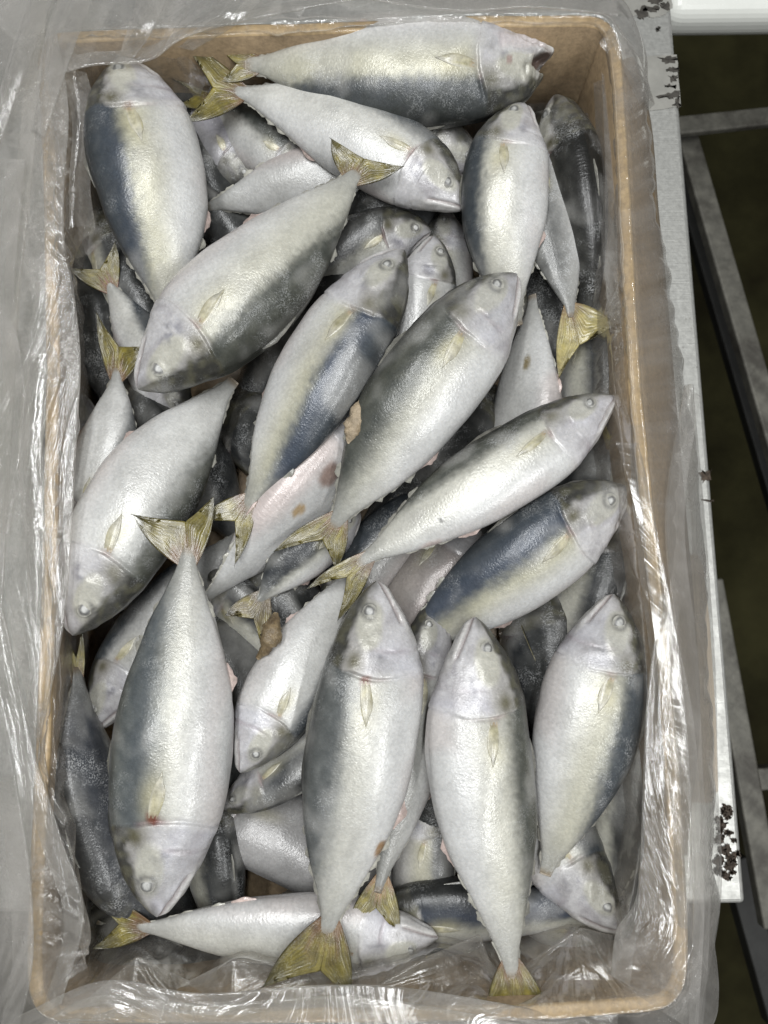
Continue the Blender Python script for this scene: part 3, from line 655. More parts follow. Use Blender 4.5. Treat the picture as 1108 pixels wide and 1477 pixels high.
make_fish('dark small fish whose thin yellow tail shows beside the right film', (860, 800), (884, 720), (880, 640), 66, (.070, .076, .090), RT, 60, lo=True,
          tips=[(868, 596, .108), (892, 606, .106)], tz=.10, frost=1.0, **DARK)
make_fish('dusky fish lying along the bottom left under the yellow tail', (330, 1410), (240, 1385), (140, 1330), 74, (.068, .068, .066), UP, 30, lo=True, frost=1.0, **DARK)
make_fish('dark fish under the white fish at the left film', (110, 560), (120, 700), (150, 850), 90, (.060, .062, .058), LT, 40, lo=True, frost=1.0, **DARK)
make_fish('dusky fish at the bottom right beneath the poking head', (860, 1380), (800, 1320), (660, 1240), 90, (.052, .056, .052), UP, 20, lo=True, yb=.1, belly=(.4, .39, .37), frost=1.0, **DARK)
# deepest layer, glimpsed in the gaps; near-black skin paints in their shade
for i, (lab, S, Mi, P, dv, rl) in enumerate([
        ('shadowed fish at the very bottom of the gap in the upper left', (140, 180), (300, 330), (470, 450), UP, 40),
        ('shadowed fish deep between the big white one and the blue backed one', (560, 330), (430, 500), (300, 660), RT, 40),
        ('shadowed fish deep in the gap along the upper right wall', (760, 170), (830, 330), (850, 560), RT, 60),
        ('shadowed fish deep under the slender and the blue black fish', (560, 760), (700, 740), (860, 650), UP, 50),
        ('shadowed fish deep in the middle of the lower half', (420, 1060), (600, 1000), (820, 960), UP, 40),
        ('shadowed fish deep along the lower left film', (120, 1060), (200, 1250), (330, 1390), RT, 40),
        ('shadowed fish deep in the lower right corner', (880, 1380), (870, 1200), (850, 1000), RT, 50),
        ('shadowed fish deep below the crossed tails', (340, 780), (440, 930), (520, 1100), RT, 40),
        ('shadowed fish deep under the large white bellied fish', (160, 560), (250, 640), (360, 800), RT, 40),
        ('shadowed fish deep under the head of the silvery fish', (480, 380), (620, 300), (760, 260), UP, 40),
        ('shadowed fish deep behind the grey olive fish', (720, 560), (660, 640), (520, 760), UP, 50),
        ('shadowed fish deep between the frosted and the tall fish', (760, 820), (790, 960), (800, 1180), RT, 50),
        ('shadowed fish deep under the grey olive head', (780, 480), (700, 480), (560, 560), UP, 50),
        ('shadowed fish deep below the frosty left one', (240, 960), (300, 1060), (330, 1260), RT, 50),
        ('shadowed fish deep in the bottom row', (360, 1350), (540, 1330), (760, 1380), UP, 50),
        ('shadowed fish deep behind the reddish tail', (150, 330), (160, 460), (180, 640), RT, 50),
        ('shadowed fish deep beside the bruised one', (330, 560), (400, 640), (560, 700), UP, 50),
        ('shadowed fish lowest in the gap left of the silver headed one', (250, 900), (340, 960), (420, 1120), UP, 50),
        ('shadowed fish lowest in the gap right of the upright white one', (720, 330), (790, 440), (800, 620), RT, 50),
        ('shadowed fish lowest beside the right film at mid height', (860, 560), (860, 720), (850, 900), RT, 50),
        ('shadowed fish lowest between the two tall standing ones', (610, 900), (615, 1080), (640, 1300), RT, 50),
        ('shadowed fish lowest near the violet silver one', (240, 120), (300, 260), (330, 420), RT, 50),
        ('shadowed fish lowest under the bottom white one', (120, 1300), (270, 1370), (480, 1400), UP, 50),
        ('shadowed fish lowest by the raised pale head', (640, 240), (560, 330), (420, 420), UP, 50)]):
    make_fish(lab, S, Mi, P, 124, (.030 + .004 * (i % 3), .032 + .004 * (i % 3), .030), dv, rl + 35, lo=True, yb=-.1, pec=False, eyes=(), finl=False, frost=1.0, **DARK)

def lump(name, label, cat, pts, rad, mat, n=22, m=14, seed=0):
    """an irregular blob of flesh swept along a short path"""
    P3 = np.array([at(x, y, z) for x, y, z in pts]); org = P3.mean(0)
    u = np.linspace(0, 1, n); c = hermite(np.linspace(0, 1, len(P3)), P3, u); r = np.interp(u, np.linspace(0, 1, len(rad)), rad)
    T = unit(np.gradient(c, axis=0)); A = unit(np.cross(T, [0, 0, 1.0])); B = np.cross(A, T)
    a = np.linspace(0, 2*np.pi, m, endpoint=False)
    V = c[:, None] + A[:, None] * (np.cos(a)[None, :, None] * r[:, None, None]) + B[:, None] * (np.sin(a)[None, :, None] * r[:, None, None] * .7)
    q = perlin(V * 190 + seed) * .45 + perlin(V * 480 + seed) * .25
    V = c[:, None] + (V - c[:, None]) * (1 + q[..., None])
    F = [grid_faces(n, m, wrap_v=True), np.array([np.arange(m)[::-1]]), np.array([(n-1)*m + np.arange(m)])]
    o = link(name, mesh_np(name, V.reshape(-1, 3) - org, F, mat), None, org)
    return tag(o, label, cat)
lump('flesh_scrap', 'torn yellowish brown scrap of flesh beside the silver headed fish', 'fish scrap', [(398, 884, .118), (392, 908, .124), (386, 930, .124), (372, 950, .116)], [.0015, .0062, .0075, .0045, .0015], M['gut'], seed=3)
lump('dry_scrap', 'dry tan flake stuck between the blue backed and the grey olive fish', 'fish scrap', [(528, 566, .138), (518, 592, .142), (510, 616, .142), (503, 640, .138)], [.001, .0045, .0065, .006, .001], M['flake'], seed=9)
# ------------------------------------------------------------------ carton, film
RZ = .15
RIM = [(66, 48), (250, 42), (480, 34), (700, 24), (876, 24), (890, 60), (898, 180), (905, 300), (910, 400), (921, 575), (936, 725), (955, 900), (972, 1100), (984, 1300), (986, 1420),
       (972, 1450), (800, 1464), (560, 1468), (330, 1470), (70, 1470), (46, 1452), (46, 1330), (52, 1200), (60, 1050), (64, 900), (70, 700), (73, 500), (70, 300), (64, 150), (58, 62)]
def loop_resample(P, n):
    P = np.asarray(P, float); Q = np.vstack([P, P[:1]])
    s = np.r_[0, np.cumsum(np.linalg.norm(np.diff(Q, axis=0), axis=1))]
    u = np.linspace(0, s[-1], n, endpoint=False)
    return np.stack([np.interp(u, s, Q[:, k]) for k in range(P.shape[1])], -1)
def smooth_loop(P, it=2):
    for _ in range(it): P = (np.roll(P, 1, 0) + 2*P + np.roll(P, -1, 0)) / 4
    return P
rimw = smooth_loop(loop_resample([at(x, y, RZ)[:2] for x, y in RIM], 400), 6)
def outward(P):
    T = unit(np.roll(P, -1, 0) - np.roll(P, 1, 0)); return np.stack([-T[:, 1], T[:, 0]], -1) * -1 if False else np.stack([T[:, 1], -T[:, 0]], -1)
nrm = outward(rimw)
if ((rimw + nrm * .01 - rimw.mean(0))**2).sum() < ((rimw - rimw.mean(0))**2).sum(): nrm = -nrm
carton = bpy.data.objects.new('carton', None); COL.objects.link(carton); carton.location = (rimw[:, 0].mean(), rimw[:, 1].mean(), .004)
tag(carton, 'brown waxed cardboard box on the steel table holding the fish, lined with a clear bag', 'carton')
co = np.array(carton.location)
# corners split the wall into four panels
def near(px, py): return int(np.argmin(((rimw - at(px, py, RZ)[:2])**2).sum(1)))
cs = sorted([near(60, 50), near(886, 30), near(984, 1446), near(50, 1466)])
TH = .0048
left_w = smooth_loop(((rimw[:, 0] < -.19) & (np.abs(rimw[:, 1] - .03) < .27)).astype(float)[:, None], 40)[:, 0]
for a, b in zip(cs, cs[1:] + [cs[0] + 400]):
    idx = np.arange(a, b + 1) % 400
    k = len(idx)
    top = RZ - .0035 + .0012 * perlin(np.c_[np.arange(k) * .13, np.full(k, a), np.zeros(k)])
    ed = np.interp(np.arange(k), [0, 1, k-2, k-1], [.001, 0, 0, .001])[:, None]
    rows = []
    for off, zz in ((-TH, .004), (-TH, RZ*.5), (-TH, None), (-TH*.6, 'r'), (TH*.6, 'r'), (TH, None), (TH, RZ*.5), (TH, .004)):
        z = top - .001 if zz is None else (top + .0004 if zz == 'r' else np.full(k, zz))
        bul = .003 * perlin(np.c_[np.arange(k) * .05, z * 14, np.full(k, 3.0)]) * np.where(z > RZ * .9, .2, 1)
        rows.append(np.c_[rimw[idx] + nrm[idx] * (off + bul + left_w[idx] * .020 * math.sin(math.pi * min(1, .15 + .85 * (1 - (np.mean(z) / RZ)))) * (0 if zz in (None, 'r') else 1))[:, None], z])
    V = np.stack(rows, 1)
    F = grid_faces(k, 8, wrap_v=True)
    me = mesh_np('side_panel', V.reshape(-1, 3) - co, [F, np.array([np.arange(8)]), np.array([(k-1)*8 + np.arange(8)[::-1]])], M['carton'])
    me.materials.append(M['rim'])
    mi = np.zeros(len(me.polygons), np.int32)
    jj = np.tile(np.arange(8), k-1); mi[:(k-1)*8] = np.isin(jj, (2, 3, 4)); me.polygons.foreach_set('material_index', mi)
    link('side_panel', me, carton)
V = np.vstack([np.c_[rimw - nrm*.006, np.full(400, .0075)], np.c_[rimw - nrm*.006, np.full(400, .0045)]]) - co
link('bottom_panel', mesh_np('bottom_panel', V, [np.array([np.arange(400)]), np.array([400 + np.arange(400)[::-1]]),
     np.array([(i, 400 + i, 400 + (i+1) % 400, (i+1) % 400) for i in range(400)])], M['carton'], False), carton)
# pale flap of the carton showing low on the right
fl = [at(x, y, z) for x, y, z in ((1006, 800, .010), (1014, 815, .012), (1024, 900, .014), (1033, 1040, .014), (1036, 1140, .012), (1026, 1158, .010))]
fi = [at(x, y, .03) for x, y in ((985, 800), (985, 815), (985, 900), (985, 1040), (985, 1140), (985, 1158))]
V = np.array([p for q in zip(fi, fl) for p in (q[0], q[1], q[1] - [0, 0, .004], q[0] - [0, 0, .004])]) - co
link('carton_flap', mesh_np('carton_flap', V, [grid_faces(6, 4, wrap_v=True), np.array([[3, 2, 1, 0]]), np.array([[20, 21, 22, 23]])], M['cream'], False), carton)

# brown flap of the carton folded outwards along the right hand wall
fo = [at(x, y, z) for x, y, z in ((918, 90, .10), (940, 180, .082), (950, 300, .076), (962, 420, .074), (974, 560, .074), (988, 720, .074), (1002, 880, .076), (1010, 1040, .078), (990, 1230, .130))]
fin_ = [at(x, y, .146) for x, y in ((893, 90), (900, 180), (906, 300), (912, 420), (921, 560), (936, 720), (955, 880), (968, 1040), (981, 1230))]
u9 = np.linspace(0, 8, 60); fo = hermite(np.arange(9), np.array(fo), u9); fin_ = hermite(np.arange(9), np.array(fin_), u9)
rows = [fin_ * (1 - q) + fo * q + np.array([0, 0, .006 * math.sin(q * math.pi)]) for q in np.linspace(0, 1, 7)]
rows += [r_ - np.array([0, 0, .003]) for r_ in rows[::-1]]
V = np.stack(rows, 1).reshape(-1, 3) - co
link('outer_flap', mesh_np('outer_flap', V, [grid_faces(60, 14, wrap_v=True)], M['carton']), carton)
# film: one liner lofted round the rim (outer hem, rim, inner fold, inner bottom)
KEY = [  # rim px, outer hem (px,py,z), inner fold (px,py,z)
 ((66, 48), (-70, -70, .10), (118, 96, .136)), ((160, 44), (150, -70, .10), (176, 74, .134)), ((250, 42), (250, -70, .10), (258, 72, .132)), ((480, 34), (480, -60, .10), (480, 56, .120)), ((700, 24), (700, -18, .10), (700, 58, .105)),
 ((868, 24), (890, 2, .10), (836, 74, .090)), ((892, 60), (922, 52, .09), (846, 92, .085)), ((899, 180), (940, 180, .07), (856, 170, .095)), ((905, 300), (948, 300, .06), (862, 300, .110)),
 ((911, 420), (972, 420, .05), (872, 420, .124)), ((923, 600), (1000, 600, .05), (889, 600, .134)), ((940, 760), (1016, 760, .05), (908, 760, .138)), ((957, 920), (1024, 920, .05), (924, 900, .138)),
 ((972, 1100), (1030, 1100, .05), (932, 1100, .138)), ((982, 1240), (1034, 1240, .06), (920, 1240, .136)), ((986, 1340), (1036, 1350, .06), (900, 1345, .132)),
 ((976, 1448), (1024, 1490, .08), (882, 1404, .130)), ((860, 1460), (860, 1560, .09), (838, 1346, .104)), ((720, 1466), (720, 1560, .09), (735, 1398, .112)), ((640, 1467), (640, 1560, .09), (640, 1368, .114)),
 ((540, 1468), (540, 1560, .09), (540, 1402, .122)), ((440, 1469), (440, 1560, .09), (440, 1398, .122)), ((350, 1470), (350, 1560, .09), (342, 1382, .126)), ((280, 1470), (280, 1560, .09), (272, 1418, .118)),
 ((200, 1470), (200, 1560, .09), (198, 1382, .130)), ((120, 1470), (110, 1560, .09), (136, 1418, .118)), ((46, 1452), (-60, 1560, .09), (130, 1392, .130)), ((46, 1330), (-70, 1330, .10), (134, 1356, .138)),
 ((50, 1230), (-70, 1230, .10), (114, 1262, .142)), ((56, 1120), (-70, 1120, .10), (92, 1150, .140)), ((62, 960), (-70, 960, .10), (88, 960, .136)), ((70, 720), (-70, 720, .10), (104, 740, .132)),
 ((73, 520), (-70, 520, .10), (116, 520, .134)), ((71, 330), (-70, 330, .10), (100, 330, .140)), ((66, 180), (-70, 180, .10), (112, 190, .138))]
NS, NV = 1500, 110
kr = np.array([[*at(*r, RZ)] for r, o, i in KEY]); ko = np.array([at(*o) for r, o, i in KEY]); ki = np.array([at(*i) for r, o, i in KEY])
K = np.hstack([kr, ko, ki]); Kc = np.vstack([K, K[:1]])
s_ = np.r_[0, np.cumsum(np.linalg.norm(np.diff(Kc[:, :2], axis=0), axis=1))]
us = np.linspace(0, s_[-1], NS, endpoint=False)
kk = np.vstack([K[-2:], Kc, K[1:3]]); sk = np.r_[s_[-3:-1] - s_[-1], s_, s_[1:3] + s_[-1]]
L9 = hermite(sk, kk, us)
Rm = L9[:, :3]; Om = L9[:, 3:6]; Im = L9[:, 6:9]
# keep the film on the true rim
j = np.argmin(((Rm[:, None, :2] - rimw[None])**2).sum(-1), 1); nn = nrm[j]
Rm = np.c_[rimw[j], np.full(NS, RZ)]; Rm = smooth_loop(Rm, 8); nn3 = np.c_[smooth_loop(nn, 8), np.zeros(NS)]
lw_ = left_w[j][:, None]; Bm = Rm - nn3 * (.020 * (1 - lw_) - .010 * lw_); Bm[:, 2] = .03
ctr = Rm.mean(0)
up = np.array([0, 0, 1.0])
# profile: foot of the skirt -> hem -> rim -> inner fold -> down the inner wall
P0 = Om + nn3 * .002 - up * .028; P1 = Om; P2 = (Om * .45 + Rm * .55) + nn3 * .004 + up * .012
P3 = Rm + nn3 * .0045 + up * .0008; P4 = Rm + up * .0045; P5 = Rm - nn3 * .0045 + up * .0008
P6 = Rm * .5 + Im * .5 + up * .001; P7 = Im; P8 = Im * .6 + Bm * .4; P8[:, 2] = np.minimum(Im[:, 2] - .022, .11); P9 = Bm
prof = np.stack([P0, P1, P2, P3, P4, P5, P6, P7, P8, P9], 1)
vk = np.array([0, .12, .30, .42, .45, .48, .60, .72, .82, 1.0]); vv = np.linspace(0, 1, NV)
G = np.zeros((NS, NV, 3))
ii = np.clip(np.searchsorted(vk, vv) - 1, 0, 8); fr = (vv - vk[ii]) / (vk[ii+1] - vk[ii])
mk = np.gradient(prof, vk, axis=1)
h = (vk[ii+1] - vk[ii])[None, :, None]; q = fr[None, :, None]
G = ((2*q**3-3*q**2+1) * prof[:, ii] + (q**3-2*q**2+q) * h * mk[:, ii] * .6 + (-2*q**3+3*q**2) * prof[:, ii+1] + (q**3-q**2) * h * mk[:, ii+1] * .6)
def crumple(G, sv, amp, seed, along=1.0):
    """pleats and sharp creases; sv = per-vertex (along, across) metric coordinates"""
    s1, s2 = sv[..., 0], sv[..., 1]
    wrp = perlin(np.stack([s1*9, s2*9, 0*s1 + seed], -1)) * .025
    P = lambda x, y, k: perlin(np.stack([x, y, 0*s1 + seed + k], -1))
    a0 = P((s1 + wrp) * 16, s2 * 6, 1)
    a1 = P((s1 + wrp) * 46, s2 * 10, 3)
    a2 = P((s1 + s2 * .7 + wrp) * 30, (s2 - s1 * .4) * 24, 7)
    a3 = P((s1 - s2 * .9 + wrp) * 78, (s2 + s1 * .5) * 40, 11)
    a4 = P((s1 + .5 * s2 + .5 * wrp) * 150, (s2 - s1) * 85, 19)
    m1 = sstep(-.25, .3, P(s1 * 8, s2 * 8, 31)); m2 = sstep(-.05, .4, P(s1 * 13, s2 * 13, 37))
    rg = lambda x: 1 - 2 * np.sqrt(np.minimum(np.abs(x) * 1.6, 1) ** 2 + .0009)
    return amp * (.45 * rg(a0) + m1 * (.34 * rg(a1) + .30 * rg(a2)) + .6 * (.25 * rg(a1) + .2 * rg(a2)) + .17 * m2 * rg(a3) + .06 * m1 * m2 * rg(a4))
S1 = np.repeat(us[:, None], NV, 1)
S2 = np.cumsum(np.r_[np.zeros((1, NV)), np.zeros((NS-1, NV))], 0) + np.cumsum(np.r_[0, np.full(NV-1, .16 / NV)])[None]
N_ = unit(np.cross(np.roll(G, -1, 0) - np.roll(G, 1, 0), np.gradient(G, axis=1)))
rimd = np.abs(vv - .45)
ampv = np.interp(vv, [0, .12, .3, .41, .45, .49, .60, .72, .85, 1], [.0080, .0080, .0075, .0036, .0026, .0036, .0062, .0042, .0060, .0060])[None]
# right hand long side: film smoother and pulled tight, pleats run along the rim
pxs = (Rm[:, 0] > .1) & (Rm[:, 1] > -.25)
tight = smooth_loop(np.where(pxs, .45, 1.0)[:, None], 20)
D_ = crumple(G, np.stack([S1, S2], -1), 1.0, 2.0) * ampv * tight
G = G + N_ * D_[..., None]
# frost patches on the left long side
fro = np.clip(smooth_loop(np.where((Rm[:, 0] < -.12), 1.0, 0.0)[:, None], 30) * np.interp(vv, [0, .3, .7, 1], [.7, 1, .9, .4])[None], 0, 1)
lo_ = np.array([ctr[0], ctr[1], .03])
liner = link('bag_liner', mesh_np('bag_liner', G.reshape(-1, 3) - lo_, grid_faces(NS, NV, wrap_u=True), M['film'], True, {'frosty': ('FLOAT', fro.ravel()), 'fuv': ('FLOAT_VECTOR', np.stack([S1 * 55, np.broadcast_to(S2, S1.shape) * 9, S1 * 0], -1).reshape(-1, 3))}), None, lo_)
tag(liner, 'crumpled clear plastic bag lining the carton and folded out over its rim', 'plastic bag')

def sheet(left, right, n=420, m=130, amp=.003, seed=1, arch=.004, frosty=0.0, lin=False):
    """a loose fold of the bag between two edges given as (px,py,z) lists"""
    Lw = np.array([at(*p) for p in left]); Rw = np.array([at(*p) for p in right]); k = np.linspace(0, 1, len(Lw))
    u = np.linspace(0, 1, n); 
    if lin:
        f_ = lambda A: np.stack([np.interp(u, k, A[:, q]) for q in range(3)], -1)
        Lw, Rw = f_(Lw), f_(Rw)
        for _ in range(6): Rw[1:-1] = (Rw[:-2] + 2 * Rw[1:-1] + Rw[2:]) / 4
    else: Lw = hermite(k, Lw, u); Rw = hermite(k, Rw, u)
    v = np.linspace(0, 1, m)
    G = Lw[:, None] * (1 - v)[None, :, None] + Rw[:, None] * v[None, :, None]
    G[..., 2] += arch * np.sin(v * math.pi)[None]
    ln = np.linalg.norm(np.diff(Rw, axis=0), axis=1).sum(); wd = np.linalg.norm(Rw - Lw, axis=1).mean()
    uu, vv_ = np.meshgrid(u * ln, v * wd, indexing='ij')
    d = crumple(G, np.stack([vv_, uu], -1), amp * 1.5, seed)
    # the edge is a fold: the film turns round a small radius and runs back underneath
    dirn = unit(G[:, -1] - G[:, -8]); dirn[:, 2] = 0; dirn = unit(dirn); zz = np.array([0, 0, 1.0]); rows = []
    for a in np.linspace(.3, math.pi, 7): rows.append(G[:, -1] + dirn * (.0010 * math.sin(a)) - zz * (.0010 * (1 - math.cos(a))))
    for q in (.003, .006, .010, .015): rows.append(rows[6] - dirn * q - zz * q * .30)
    G = np.concatenate([G, np.stack(rows, 1)], 1)
    vx = np.r_[v, 1 + np.linspace(.02, .2, 11)] * wd; uu2, vv2 = np.meshgrid(u * ln, vx, indexing='ij')
    fuv = np.stack([vv2 * 60 + 6 * perlin(np.stack([uu2 * 6, vv2 * 6, 0*uu2 + seed], -1)), uu2 * 7, 0*uu2 + seed], -1).reshape(-1, 3)
    return link('loose_fold', mesh_np('loose_fold', G.reshape(-1, 3) - lo_, grid_faces(n, m + 11), M['film'], True, {'frosty': ('FLOAT', np.full(n*(m+11), frosty)), 'fuv': ('FLOAT_VECTOR', fuv)}), liner)
sheet([(70, 40, .150), (60, 150, .158), (40, 260, .158), (30, 380, .158), (8, 500, .156), (-4, 620, .156), (2, 760, .156), (14, 900, .154), (52, 1060, .150)],
      [(78, 40, .150), (96, 150, .166), (90, 260, .164), (90, 340, .162), (104, 420, .158), (114, 520, .156), (108, 640, .156), (92, 880, .152), (56, 1064, .150)], seed=4, frosty=1.0, amp=.0045, n=600)
sheet([(-60, 880, .12), (-60, 1080, .13), (-60, 1250, .13), (-60, 1400, .13), (-60, 1520, .13)],
      [(2, 880, .152), (46, 1080, .162), (86, 1210, .162), (118, 1320, .158), (86, 1450, .160)], seed=8, amp=.0055, arch=.012, frosty=.25)
sheet([(-70, -60, .12), (-70, 200, .13), (-70, 520, .13), (-70, 760, .13), (-70, 1060, .13)],
      [(70, -40, .150), (46, 230, .160), (26, 420, .160), (14, 640, .160), (-10, 1060, .150)], seed=12, amp=.0075, arch=.008, frosty=.5, n=600)
sheet([(-60, -60, .12), (60, -60, .12), (200, -60, .12), (380, -60, .12), (600, -60, .12)],
      [(-20, 150, .156), (112, 96, .158), (214, 84, .152), (300, 40, .154), (600, -20, .140)], seed=15, amp=.0075, arch=.008)
sheet([(420, -60, .12), (640, -60, .12), (760, -40, .12), (880, 6, .12)],
      [(440, -20, .140), (640, 12, .156), (770, 8, .154), (892, 20, .148)], seed=17, amp=.005, arch=.005)
sheet([(-60, 1560, .14), (140, 1560, .14), (330, 1560, .14), (520, 1560, .14), (700, 1560, .14), (860, 1540, .14)],
      [(40, 1490, .150), (140, 1440, .156), (300, 1452, .156), (500, 1440, .156), (660, 1462, .156), (840, 1500, .150)], seed=21, amp=.0060, arch=.008)
sheet([(-60, 1580, .15), (140, 1580, .15), (330, 1580, .15), (520, 1580, .15), (700, 1580, .15), (1000, 1600, .12)],
      [(20, 1470, .160), (150, 1418, .160), (290, 1436, .160), (480, 1424, .158), (640, 1436, .156), (1010, 1505, .130)], seed=23, amp=.0050, arch=.006)
for le, re_, sd, am in (
    ([(110, -60, .150), (66, 50, .162), (44, 190, .160)], [(156, -60, .152), (108, 56, .170), (62, 196, .168)], 41, .0040),
    ([(60, -60, .150), (20, 60, .164), (-20, 200, .160)], [(96, -60, .152), (46, 70, .170), (-4, 210, .164)], 43, .0040),
    ([(214, -50, .152), (188, 30, .158), (168, 90, .146)], [(256, -50, .154), (222, 34, .164), (182, 92, .148)], 45, .0030),
    ([(330, -50, .154), (300, 20, .160), (262, 66, .142)], [(420, -50, .156), (350, 24, .165), (276, 70, .144)], 47, .0030),
    ([(92, 110, .150), (104, 180, .146), (100, 260, .140), (100, 330, .136)], [(122, 104, .150), (140, 176, .138), (128, 262, .132), (136, 330, .122)], 49, .0030),
    ([(-40, 240, .150), (-40, 420, .150), (-40, 600, .150), (-40, 760, .150)], [(34, 230, .166), (18, 430, .166), (34, 580, .166), (10, 770, .164)], 51, .0050),
    ([(40, 520, .162), (26, 640, .162), (34, 760, .160), (52, 900, .158)], [(66, 510, .170), (58, 640, .168), (62, 770, .166), (60, 910, .162)], 53, .0030),
    ([(-40, 1140, .150), (-30, 1260, .150), (-20, 1400, .150), (-10, 1500, .150)], [(20, 1120, .172), (40, 1260, .172), (44, 1390, .172), (20, 1500, .172)], 55, .0050),
    ([(856, 120, .112), (862, 240, .116), (868, 350, .122), (880, 470, .130)], [(882, 120, .136), (890, 240, .140), (896, 350, .142), (902, 470, .144)], 57, .0030),
    ([(876, 46, .154), (900, 100, .150), (922, 150, .120)], [(888, 34, .156), (922, 84, .140), (944, 150, .100)], 59, .0030),
    ([(470, 62, .112), (560, 60, .112), (660, 66, .108)], [(480, 40, .146), (570, 32, .150), (670, 30, .148)], 61, .0024),
    ([(1006, 1490, .14), (1012, 1400, .15), (1016, 1300, .15), (1010, 1150, .15), (996, 1010, .15), (962, 860, .154)], [(884, 1410, .146), (892, 1345, .150), (922, 1290, .154), (930, 1150, .154), (936, 1010, .150), (956, 856, .154)], 63, .0034)):
    sheet(le, re_, seed=sd, amp=am, arch=.004, frosty=.2, n=420, m=90)
sheet([(1000, 560, .10), (1018, 760, .04), (1032, 960, .04), (1036, 1130, .05), (1040, 1300, .07), (1004, 1490, .10)],
      [(990, 555, .10), (962, 740, .135), (980, 940, .150), (990, 1100, .155), (1002, 1280, .155), (996, 1480, .12)], seed=27, amp=.0026, arch=.006, n=600)
sheet([(908, 640, .141), (915, 760, .142), (932, 900, .142), (950, 1050, .142), (962, 1200, .142), (968, 1330, .140)],
      [(922, 640, .146), (950, 780, .156), (976, 920, .158), (992, 1080, .158), (996, 1220, .156), (990, 1340, .150)], seed=29, amp=.0030, arch=.004, n=600)
sheet([(30, 1530, .13), (120, 1530, .13), (200, 1530, .13), (270, 1530, .13), (340, 1530, .13), (400, 1530, .13), (470, 1530, .13)],
      [(70, 1476, .140), (130, 1440, .134), (197, 1382, .128), (272, 1418, .122), (336, 1386, .124), (400, 1391, .120), (470, 1399, .118)], seed=31, amp=.0022, arch=.006, lin=True, n=320)
sheet([(470, 1540, .13), (540, 1540, .13), (610, 1540, .13), (690, 1540, .13), (712, 1540, .13), (745, 1540, .13), (790, 1540, .13), (838, 1540, .13), (890, 1530, .13)],
      [(450, 1488, .132), (530, 1432, .122), (610, 1386, .114), (692, 1350, .106), (712, 1402, .112), (745, 1405, .112), (790, 1372, .106), (838, 1341, .104), (884, 1352, .112)], seed=33, amp=.0022, arch=.005, lin=True, n=320)
sheet([(360, 1500, .13), (430, 1500, .13), (520, 1500, .128), (600, 1490, .125), (640, 1480, .12)],
      [(366, 1432, .124), (430, 1416, .120), (520, 1402, .114), (600, 1384, .108), (640, 1376, .104)], seed=35, amp=.0015, arch=.003, lin=True)
# ------------------------------------------------------------------ table, rails, floor
table = bpy.data.objects.new('steel_table', None); COL.objects.link(table); table.location = (at(700, 800, 0)[0], at(700, 800, 0)[1], 0)
tag(table, 'stainless steel table under the carton with scuffed corner and glue residue', 'table')
to = np.array(table.location)
def slab(name, pts, z1, z0, mat, bev=.003, parent=None, org=None, seg=3):
    """a plate with rounded edges: polygon pts (xy, ccw) from z0 to z1"""
    P = np.array(pts, float)
    a = ((P[:, 0] * np.roll(P[:, 1], -1)) - (np.roll(P[:, 0], -1) * P[:, 1])).sum()
    if a < 0: P = P[::-1]
    import bmesh
    bm = bmesh.new(); org = np.zeros(3) if org is None else org
    vs = [bm.verts.new((p[0] - org[0], p[1] - org[1], z1 - org[2])) for p in P]
    f = bm.faces.new(vs)
    r = bmesh.ops.extrude_face_region(bm, geom=[f])
    bmesh.ops.translate(bm, vec=(0, 0, z0 - z1), verts=[v for v in r['geom'] if isinstance(v, bmesh.types.BMVert)])
    bmesh.ops.recalc_face_normals(bm, faces=bm.faces)
    if bev: bmesh.ops.bevel(bm, geom=list(bm.edges), offset=bev, segments=seg, affect='EDGES', profile=.5)
    me = bpy.data.meshes.new(name); bm.to_mesh(me); bm.free(); me.materials.append(mat)
    return link(name, me, parent, org if parent is None else (0, 0, 0))
A = at(975, -60, 0); B = at(1076, 1304, 0); Cc = at(-420, 1322, 0); Dd = at(-420, -60, 0)
A[:2] = at(976, 100, 0)[:2] + (at(976, 100, 0)[:2] - B[:2]) * .35
Dd[1] = A[1]
slab('table_top', [A[:2], B[:2], Cc[:2], Dd[:2]], 0, -.04, M['steel'], .004, table, to)
for lx, ly in ((A[0]-.05, A[1]-.05), (B[0]-.05, B[1]+.05), (Cc[0]+.05, Cc[1]+.05), (Dd[0]+.05, Dd[1]-.05)):
    slab('leg', [(lx-.02, ly-.02), (lx+.02, ly-.02), (lx+.02, ly+.02), (lx-.02, ly+.02)], -.0405, -.85, M['steel'], .003, table, to)
# worn tape patches and residue on the corner: thin flat films on the steel
def patch(name, poly, z, mat, jag=.0):
    P = np.array([at(x, y, z) for x, y in poly])
    if jag:
        Q = []
        for a, b in zip(P, np.roll(P, -1, 0)):
            for t in np.linspace(0, 1, 7)[:-1]: Q.append(a + (b - a) * t + np.array([random.gauss(0, jag), random.gauss(0, jag), 0]))
        P = np.array(Q)
    n = len(P); c = P.mean(0)
    V = np.vstack([P, P - [0, 0, .0002], c]) - to
    F = [np.array([(i, (i+1) % n, 2*n) for i in range(n)]), np.array([((i+1) % n, i, n+i, n + (i+1) % n) for i in range(n)])]
    me = mesh_np(name, V, F, mat, False)
    return link(name, me, table)
patch('tape_patch', [(912, 82), (977, 79), (982, 154), (934, 160), (930, 120)], .0006, M['tape'], .0004)
patch('tape_patch', [(885, -20), (966, -20), (970, 12), (955, 24), (938, 26), (930, 18), (910, 25), (885, 20)], .0006, M['tape'], .0005)
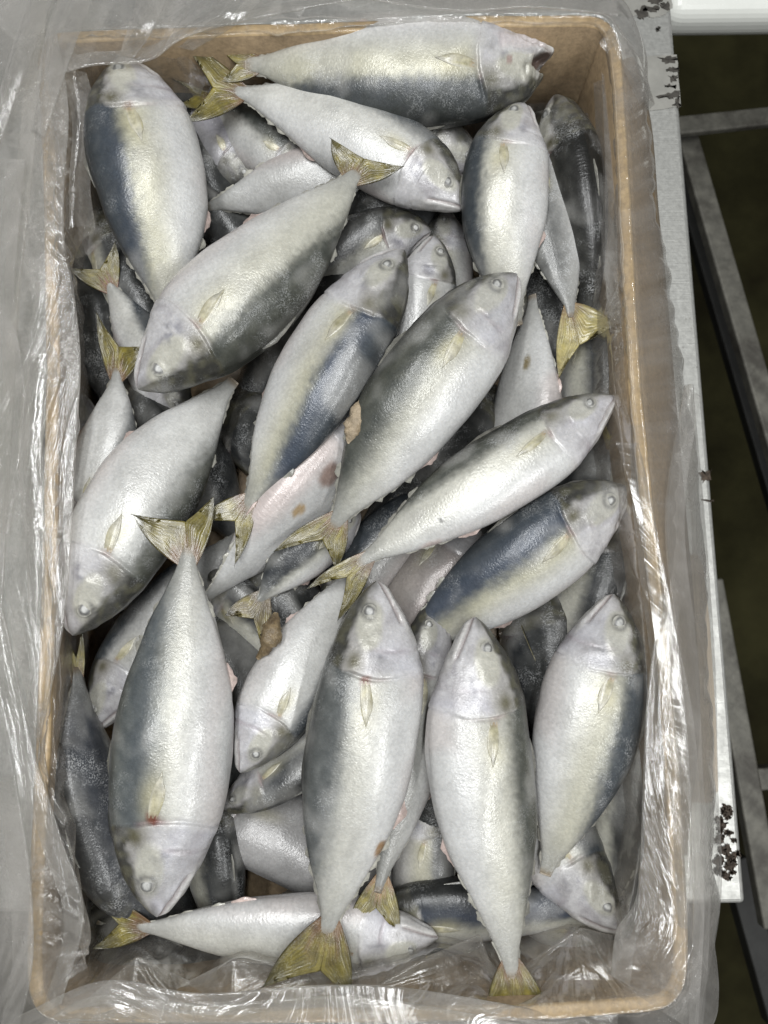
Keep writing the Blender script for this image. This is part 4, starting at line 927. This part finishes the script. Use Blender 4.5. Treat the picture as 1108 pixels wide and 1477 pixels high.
for poly in ([(948, 82), (976, 82), (977, 87), (964, 92)], [(962, 99), (978, 97), (978, 103), (966, 105)], [(946, 139), (980, 130), (981, 140), (968, 142)], [(968, 153), (979, 138), (982, 153)],
             [(966, 110), (977, 108), (977, 117), (968, 118)], [(915, 16), (932, 10), (934, 24), (924, 30)], [(926, 8), (950, 8), (950, 15), (930, 17)], [(952, 4), (966, 2), (966, 14), (954, 12)], [(884, 2), (892, 2), (907, 24), (905, 28)],
             [(930, -8), (958, -8), (956, 4), (940, 6)], [(946, 40), (951, 38), (952, 43), (948, 44)], [(902, 70), (908, 71), (908, 77), (902, 77)], [(960, 123), (975, 124), (974, 126), (960, 125)]):
    patch('residue_mark', poly, .0010, M['residue'], .0009)
random.seed(5)
for k in range(34):
    cx, cy = (random.uniform(1036, 1060), random.uniform(1164, 1215)) if k < 19 else (random.uniform(1034, 1062), random.uniform(1226, 1266))
    if k < 19 and cx < 1044 and cy < 1180: cx += 12
    r = random.uniform(4, 8.5); n = random.randint(5, 8)
    patch('residue_mark', [(cx + r * random.uniform(.5, 1.2) * math.cos(a*2*math.pi/n), cy + r * random.uniform(.5, 1.2) * math.sin(a*2*math.pi/n)) for a in range(n)], .0006 + k * .00003, M['rust'], .0008)
patch('residue_mark', [(1012, 680), (1024, 678), (1025, 692), (1014, 696)], .0007, M['rust'], .0012)
patch('residue_mark', [(1012, 720), (1030, 722), (1029, 724), (1012, 722)], .0007, M['rust'], .0004)

def beam(name, label, p, q, wd, hg, mat, cat='rail', bev=.003, seg=3):
    p, q = np.array(p), np.array(q); d = unit(q - p); n = np.array([-d[1], d[0], 0]) * wd / 2
    org = (p + q) / 2
    o = slab(name, [(p - n)[:2], (q - n)[:2], (q + n)[:2], (p + n)[:2]], p[2], p[2] - hg, mat, bev, None, org, seg)
    return tag(o, label, cat)
beam('white_beam', 'white painted beam beyond the table at the top right corner', at(960, -22, -.06) + [0, 0, 0], at(1300, -26, -.06), .060, .050, M['white'], 'beam', .022, 8)
beam('steel_rail', 'grimy steel crossbar below the table at the upper right', at(940, 184, -.36), at(1240, 152, -.36), .028, .012, M['rail'])
beam('steel_rail', 'long slanting grey steel bar running down the right side of the floor', at(992, 190, -.40), at(1170, 800, -.40), .031, .02, M['rail'])
beam('dark_rail', 'dark bar lying beside the slanting grey steel bar', at(985, 240, -.50), at(1140, 760, -.50), .036, .02, M['rail_dark'])
beam('steel_rail', 'short grey steel bar behind the table corner at the lower right', at(1028, 836, -.36), at(1120, 1340, -.36), .030, .02, M['rail'])
beam('dark_rail', 'dark bar below the short steel bar at the lower right', at(1062, 1240, -.5), at(1130, 1480, -.5), .036, .03, M['rail_dark'])
beam('steel_rail', 'grey steel plate edge at the lower right margin', at(1092, 1125, -.44), at(1200, 1118, -.44), .03, .03, M['rail'])
fl_ = link('floor', mesh_np('floor', [(-4, -4, -.85), (4, -4, -.85), (4, 4, -.85), (-4, 4, -.85)], np.array([[0, 1, 2, 3]]), M['floor'], False))
tag(fl_, kind='structure')
